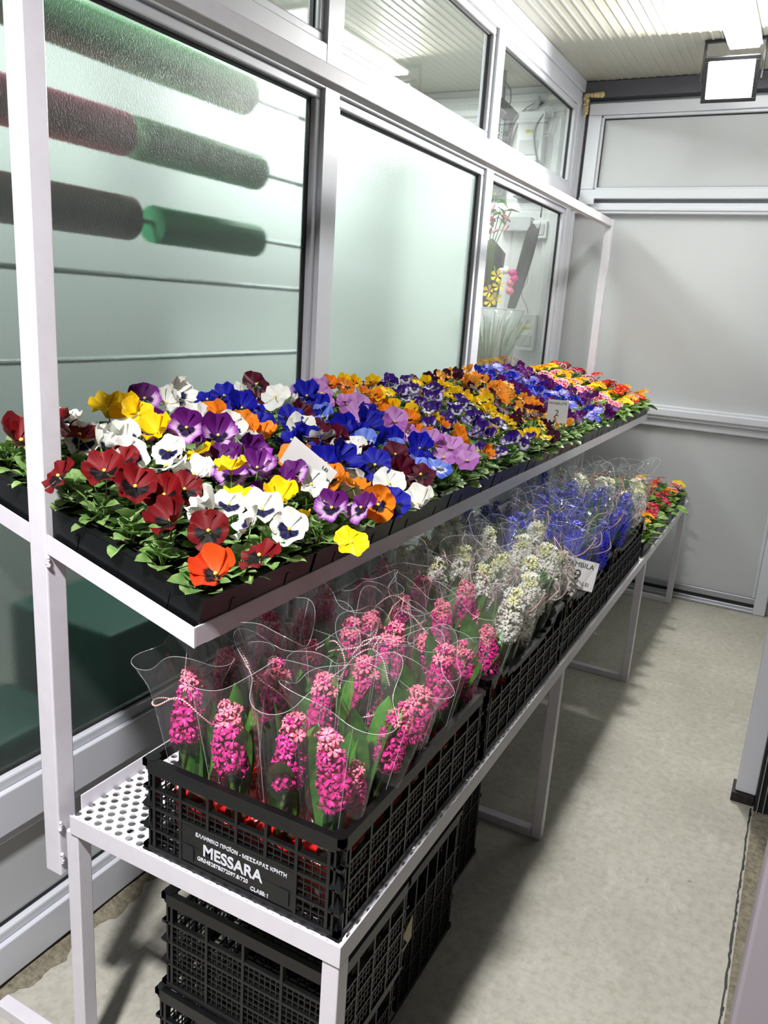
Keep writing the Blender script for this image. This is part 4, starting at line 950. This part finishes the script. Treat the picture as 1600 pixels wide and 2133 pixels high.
t = thing('junction_box', 'small white junction box to the right of the dark bouquet', 'electrical box', (-1.575, YE - 0.01, 2.04)); b = MB(); b.box(-0.045, 0.045, -0.04, 0.03, 0, 0.10); b.obj('housing', 'white', t, bevel=0.005)
b = MB(); b.box(-0.03, 0.03, -0.046, -0.0405, 0.02, 0.08); b.obj('cover', 'panel', t)
def cable(label, pts, r, mat, grp='cables on the shop wall'):
    P = [Vector(p) for p in pts]; fine = []
    for i in range(len(P) - 1):
        p0, p1, p2, p3 = P[max(i - 1, 0)], P[i], P[i + 1], P[min(i + 2, len(P) - 1)]
        for k in range(6):
            t_ = k / 6; fine.append(0.5 * ((2 * p1) + (p2 - p0) * t_ + (2 * p0 - 5 * p1 + 4 * p2 - p3) * t_ ** 2 + (3 * p1 - p0 - 3 * p2 + p3) * t_ ** 3))
    fine.append(P[-1]); b = MB(); b.tube(fine, r, 6); tag(b.obj('cable', mat, smooth=True), label, 'cable', grp)
YW = YE - 0.03
cable('grey cable curving left from the ceiling to the black tool board', [(-1.66, YW, 2.80), (-1.78, YW - 0.01, 2.72), (-1.84, YW, 2.56), (-1.82, YW, 2.42), (-1.86, YW, 2.30)], 0.006, 'cable_grey')
cable('second grey cable beside the first, ending behind the large electrical box', [(-1.64, YW, 2.79), (-1.76, YW - 0.015, 2.70), (-1.81, YW, 2.55), (-1.79, YW, 2.45)], 0.005, 'cable_grey')
cable('long grey cable hanging to the right of the large electrical box', [(-1.62, YW - 0.03, 2.72), (-1.66, YW - 0.04, 2.62), (-1.62, YW - 0.04, 2.45), (-1.585, YW, 2.30), (-1.58, YW, 2.16)], 0.005, 'cable_grey')
for k, (dx, l_) in enumerate(((0.0, 'leftmost'), (0.02, 'second'), (0.04, 'third'), (0.055, 'rightmost'))):
    cable('white cable dropping from the ceiling trunking into the large box, %s of four' % l_, [(-1.67, YW, 2.83), (-1.67 + dx * 0.3, YW - 0.02, 2.79), (-1.73 + dx, YW - 0.01, 2.755)], 0.0045, 'cable_white')
cable('white coiled cable hanging right of the large electrical box', [(-1.60 + 0.035 * math.sin(i * 0.7), YW - 0.02, 2.70 + 0.07 * math.cos(i * 0.7) - i * 0.002) for i in range(20)], 0.004, 'cable_white')
cable('thin dark wire wandering down beside the dark bouquet', [(-1.64, YW, 1.90), (-1.62, YW, 1.80), (-1.65, YW, 1.72), (-1.60, YW, 1.62), (-1.585, YW, 1.50), (-1.62, YW, 1.44)], 0.002, 'cable_grey')
t = thing('tool_board', 'dark grey board with pliers behind the upper clear pane', 'tool board', (-1.885, YE - 0.01, 2.28)); b = MB(); b.box(-0.09, 0.05, -0.02, 0.025, 0, 0.50); b.obj('board', 'beam', t, bevel=0.003)
for k in range(6):
    b = MB(); z = 0.10 + k * 0.05
    b.tube([(0.0, -0.03, z), (0.05, -0.034, z + 0.012)], 0.006, 6); b.tube([(0.0, -0.03, z + 0.004), (0.05, -0.034, z - 0.012)], 0.006, 6); b.tube([(-0.03, -0.03, z), (0.0, -0.03, z + 0.002)], 0.005, 6, 1)
    b.obj('pliers', ['black', 'alu'], t)
b = MB()
for k in range(22):
    z = k * 0.019; b.tube([(0.007 * math.cos(a_ / 8 * 2 * PI), 0.0 if k % 2 else 0.004 * math.sin(a_ / 8 * 2 * PI), z + 0.0115 * math.sin(a_ / 8 * 2 * PI)) for a_ in range(9)], 0.0024, 5, 0, False)
o = b.obj('plastic_chain', 'white', smooth=True); o.location = (-1.872, YE - 0.05, 2.35); tag(o, 'white plastic chain hanging in front of the dark tool board', 'chain')
t = thing('wall_lamp', 'unlit dark floodlight hanging from the shop ceiling behind the upper clear pane', 'lamp', (-1.77, 4.52, 2.88))
b = MB(); b.box(-0.012, 0.012, -0.02, 0.02, -0.14, 0.0); b.obj('bracket', 'beam', t)
b = MB(); TT = Matrix.Translation((0, -0.01, -0.18)) @ Matrix.Rotation(0.7, 4, 'Y') @ Matrix.Rotation(0.3, 4, 'X'); b.box(-0.09, 0.09, -0.06, 0.06, -0.022, 0.022, mat=TT); b.obj('housing', 'black', t, bevel=0.006)
b = MB(); b.tube([(0.01, 0, -0.05), (0.05, 0, -0.1), (0.055, 0, -0.16), (0.03, 0, -0.2)], 0.004, 6); b.obj('cord', 'black', t, smooth=True)
t = thing('cable_shelf', 'grey wall tray with adapters under the large electrical box', 'shelf', (-1.74, YE - 0.01, 2.27)); b = MB(); b.box(-0.02, 0.15, -0.05, 0.025, 0, 0.012); b.box(0.0, 0.055, -0.045, 0.02, 0.0125, 0.075); b.box(0.06, 0.13, -0.045, 0.02, 0.0125, 0.055); b.obj('tray', 'cable_grey', t, bevel=0.006)
b = MB(); b.box(-0.15, 0.05, -0.05, 0.02, 0.0, 0.08); o = b.obj('cable_trunking', 'panel', bevel=0.004); o.location = (-1.68, YE - 0.01, 2.08); tag(o, 'pale grey wall box below the tray of adapters', 'box')

# bouquets
def sheet(fn, nu=10, nv=14, mat='darkpaper', name='paper', parent=None):
    b = MB(); b.grid(fn, nu, nv); o = b.obj(name, mat, parent, smooth=True); so_ = o.modifiers.new('thick', 'SOLIDIFY'); so_.thickness = 0.0012; return o
t = thing('wrapped_bouquet', 'tall bouquet in dark paper holding pink and white blooms behind the far pane', 'bouquet', (-1.60, 4.57, 1.62))
sheet(lambda u, v: (-0.03 + 0.085 * (u - 0.2) * (0.55 + 0.45 * math.sin(2.2 * v)) + 0.075 * v, 0.03 * math.sin(u * 3) + 0.02, 0.50 * v * (0.86 + 0.14 * u) + (0.03 * math.sin(6 * u) * v)), parent=t)
sheet(lambda u, v: (-0.20 + 0.15 * u * (0.6 + 0.5 * v) - 0.05 * v, 0.04 + 0.02 * math.sin(u * 4), 0.40 * v * (1 - 0.35 * abs(u - 0.35))), parent=t)
for k, (x_, z_, mt) in enumerate(((-0.085, 0.205, 'w'), (-0.055, 0.215, 'w'), (-0.012, 0.20, 'k'), (0.0, 0.17, 'k'), (-0.02, 0.145, 'k'), (-0.02, 0.10, 'k'))):
    b = MB(); b.ball((x_, -0.02, z_), 0.024, 0, 10, 8, 0.9)
    for i in range(len(b.v)): vx = Vector(b.v[i]) - Vector((x_, -0.02, z_)); kk = 1 + 0.14 * math.sin(vx.x * 600) * math.cos(vx.z * 500); b.v[i] = tuple(Vector((x_, -0.02, z_)) + vx * kk)
    b.obj('bloom', [HC[mt][1] if mt == 'k' and k > 3 else HC[mt][0]], t, smooth=True)
t = thing('orchid_spray', 'yellow orchid spray leaning out of a clear vase behind the far pane', 'flower', (-1.65, 4.42, 1.64))
b = MB(); b.tube([(0, 0, -0.12), (0.0, 0, 0.05), (-0.02, 0, 0.16), (-0.03, 0, 0.21)], 0.003, 6); b.obj('stem', 'stem', t, smooth=True)
yo = petal('yellow_orchid_petal', (246, 214, 40), (240, 170, 20), 0.15)
for k, (x_, z_) in enumerate(((-0.005, 0.155), (0.012, 0.10), (-0.045, 0.07), (0.0, 0.03), (-0.03, 0.015))):
    b = MB()
    for j in range(5):
        fan_petal(b, j * 2 * PI / 5, 0.036, 0.42, 0, 0.3, 0.06, 0, random)
    o = b.obj('bloom', [yo], t, smooth=True); o.location = (x_, -0.01, z_); o.rotation_euler = (1.2 + random.uniform(-0.4, 0.4), random.uniform(-0.5, 0.5), random.uniform(-0.5, 0.5))
t = thing('flower_vase', 'clear plastic vase holding the orchid and dark bouquet', 'vase', (-1.635, 4.50, 1.24))
b = MB(); b.lathe([(0.0, 0), (0.075, 0), (0.10, 0.30), (0.13, 0.38), (0.128, 0.38), (0.098, 0.30), (0.073, 0.004), (0, 0.004)], 28); b.obj('vase_body', 'vase', t, smooth=True)
b = MB(); b.tube([(0.13 * math.cos(i / 24 * 2 * PI), 0.13 * math.sin(i / 24 * 2 * PI), 0.382) for i in range(25)], 0.002, 6, 0, False); b.obj('rim', 'white', t)
t = thing('lily_bunch', 'bunch of green lily buds tinged pink at the top of the far clear pane', 'flower', (-1.75, 4.50, 1.76))
b = MB()
for k in range(6): b.tube([(0.01 * k - 0.03, 0, 0), (0.012 * k - 0.03, 0, 0.2), (0.03 * k - 0.06, 0.01 * k, 0.40)], 0.0032, 6)
b.obj('stem', 'stem', t, smooth=True)
for k in range(20):
    b = MB(); b.grid(leaf_fn(0.085, 0.013, 0.2, 0.3, 0), 4, 8); o = b.obj('leaf', 'leafpale', t, smooth=True); o.location = (random.uniform(-0.05, 0.10), random.uniform(-0.03, 0.04), random.uniform(0.30, 0.47)); o.rotation_euler = (random.uniform(-0.4, 1.2), random.uniform(-0.6, 0.6), random.uniform(0, 6.28))
pkb_ = basic('pink_lily_bud', (214, 130, 140), 0.5)
for k in range(8):
    b = MB(); b.ball((0, 0, 0), 0.0085, 0, 8, 6, 2.9); o = b.obj('bud', [pkb_], t, smooth=True); o.location = (random.uniform(-0.04, 0.12), random.uniform(-0.03, 0.03), random.uniform(0.28, 0.46)); o.rotation_euler = (random.uniform(-1, 1), random.uniform(-1.2, 1.2), 0)
t = thing('asparagus_fern', 'wispy green asparagus fern behind the far clear pane', 'plant', (-1.62, 4.30, 1.16))
b = MB(); rr = random.Random(77)
for k in range(700):
    a_ = rr.uniform(0, 6.28); r0_ = rr.uniform(0, 0.05); L = rr.uniform(0.18, 0.42); ox, oy = math.cos(a_), math.sin(a_)
    p0 = Vector((ox * r0_, oy * r0_, 0)); tip = p0 + Vector((ox * L * rr.uniform(0.1, 0.55), oy * L * rr.uniform(0.1, 0.5), L)); mid = (p0 + tip) / 2 + Vector((0, 0, 0.03))
    b.tube([p0, mid, tip], 0.0007, 3, 0, False)
b.obj('frond', 'leaf', t)['kind'] = 'stuff'
b = MB(); b.lathe([(0.0, -0.2), (0.05, -0.2), (0.07, 0), (0.066, 0), (0.0, -0.01)], 20); b.obj('pot', 'white', t, smooth=True)
b = MB(); b.box(-2.0, -1.49, 4.20, 4.78, 0.0, 0.955); tag(b.obj('display_stand', 'panel', bevel=0.01), 'pale stand behind the far pane carrying the fern and vase', 'stand')
bpy.data.objects['flower_vase'].location.z = 0.957 + 0.28
b = MB(); b.box(-1.77, -1.50, 4.40, 4.62, 0.956, 1.236); tag(b.obj('storage_tub', 'vase', bevel=0.01), 'clear tub under the vase behind the far pane', 'tub')
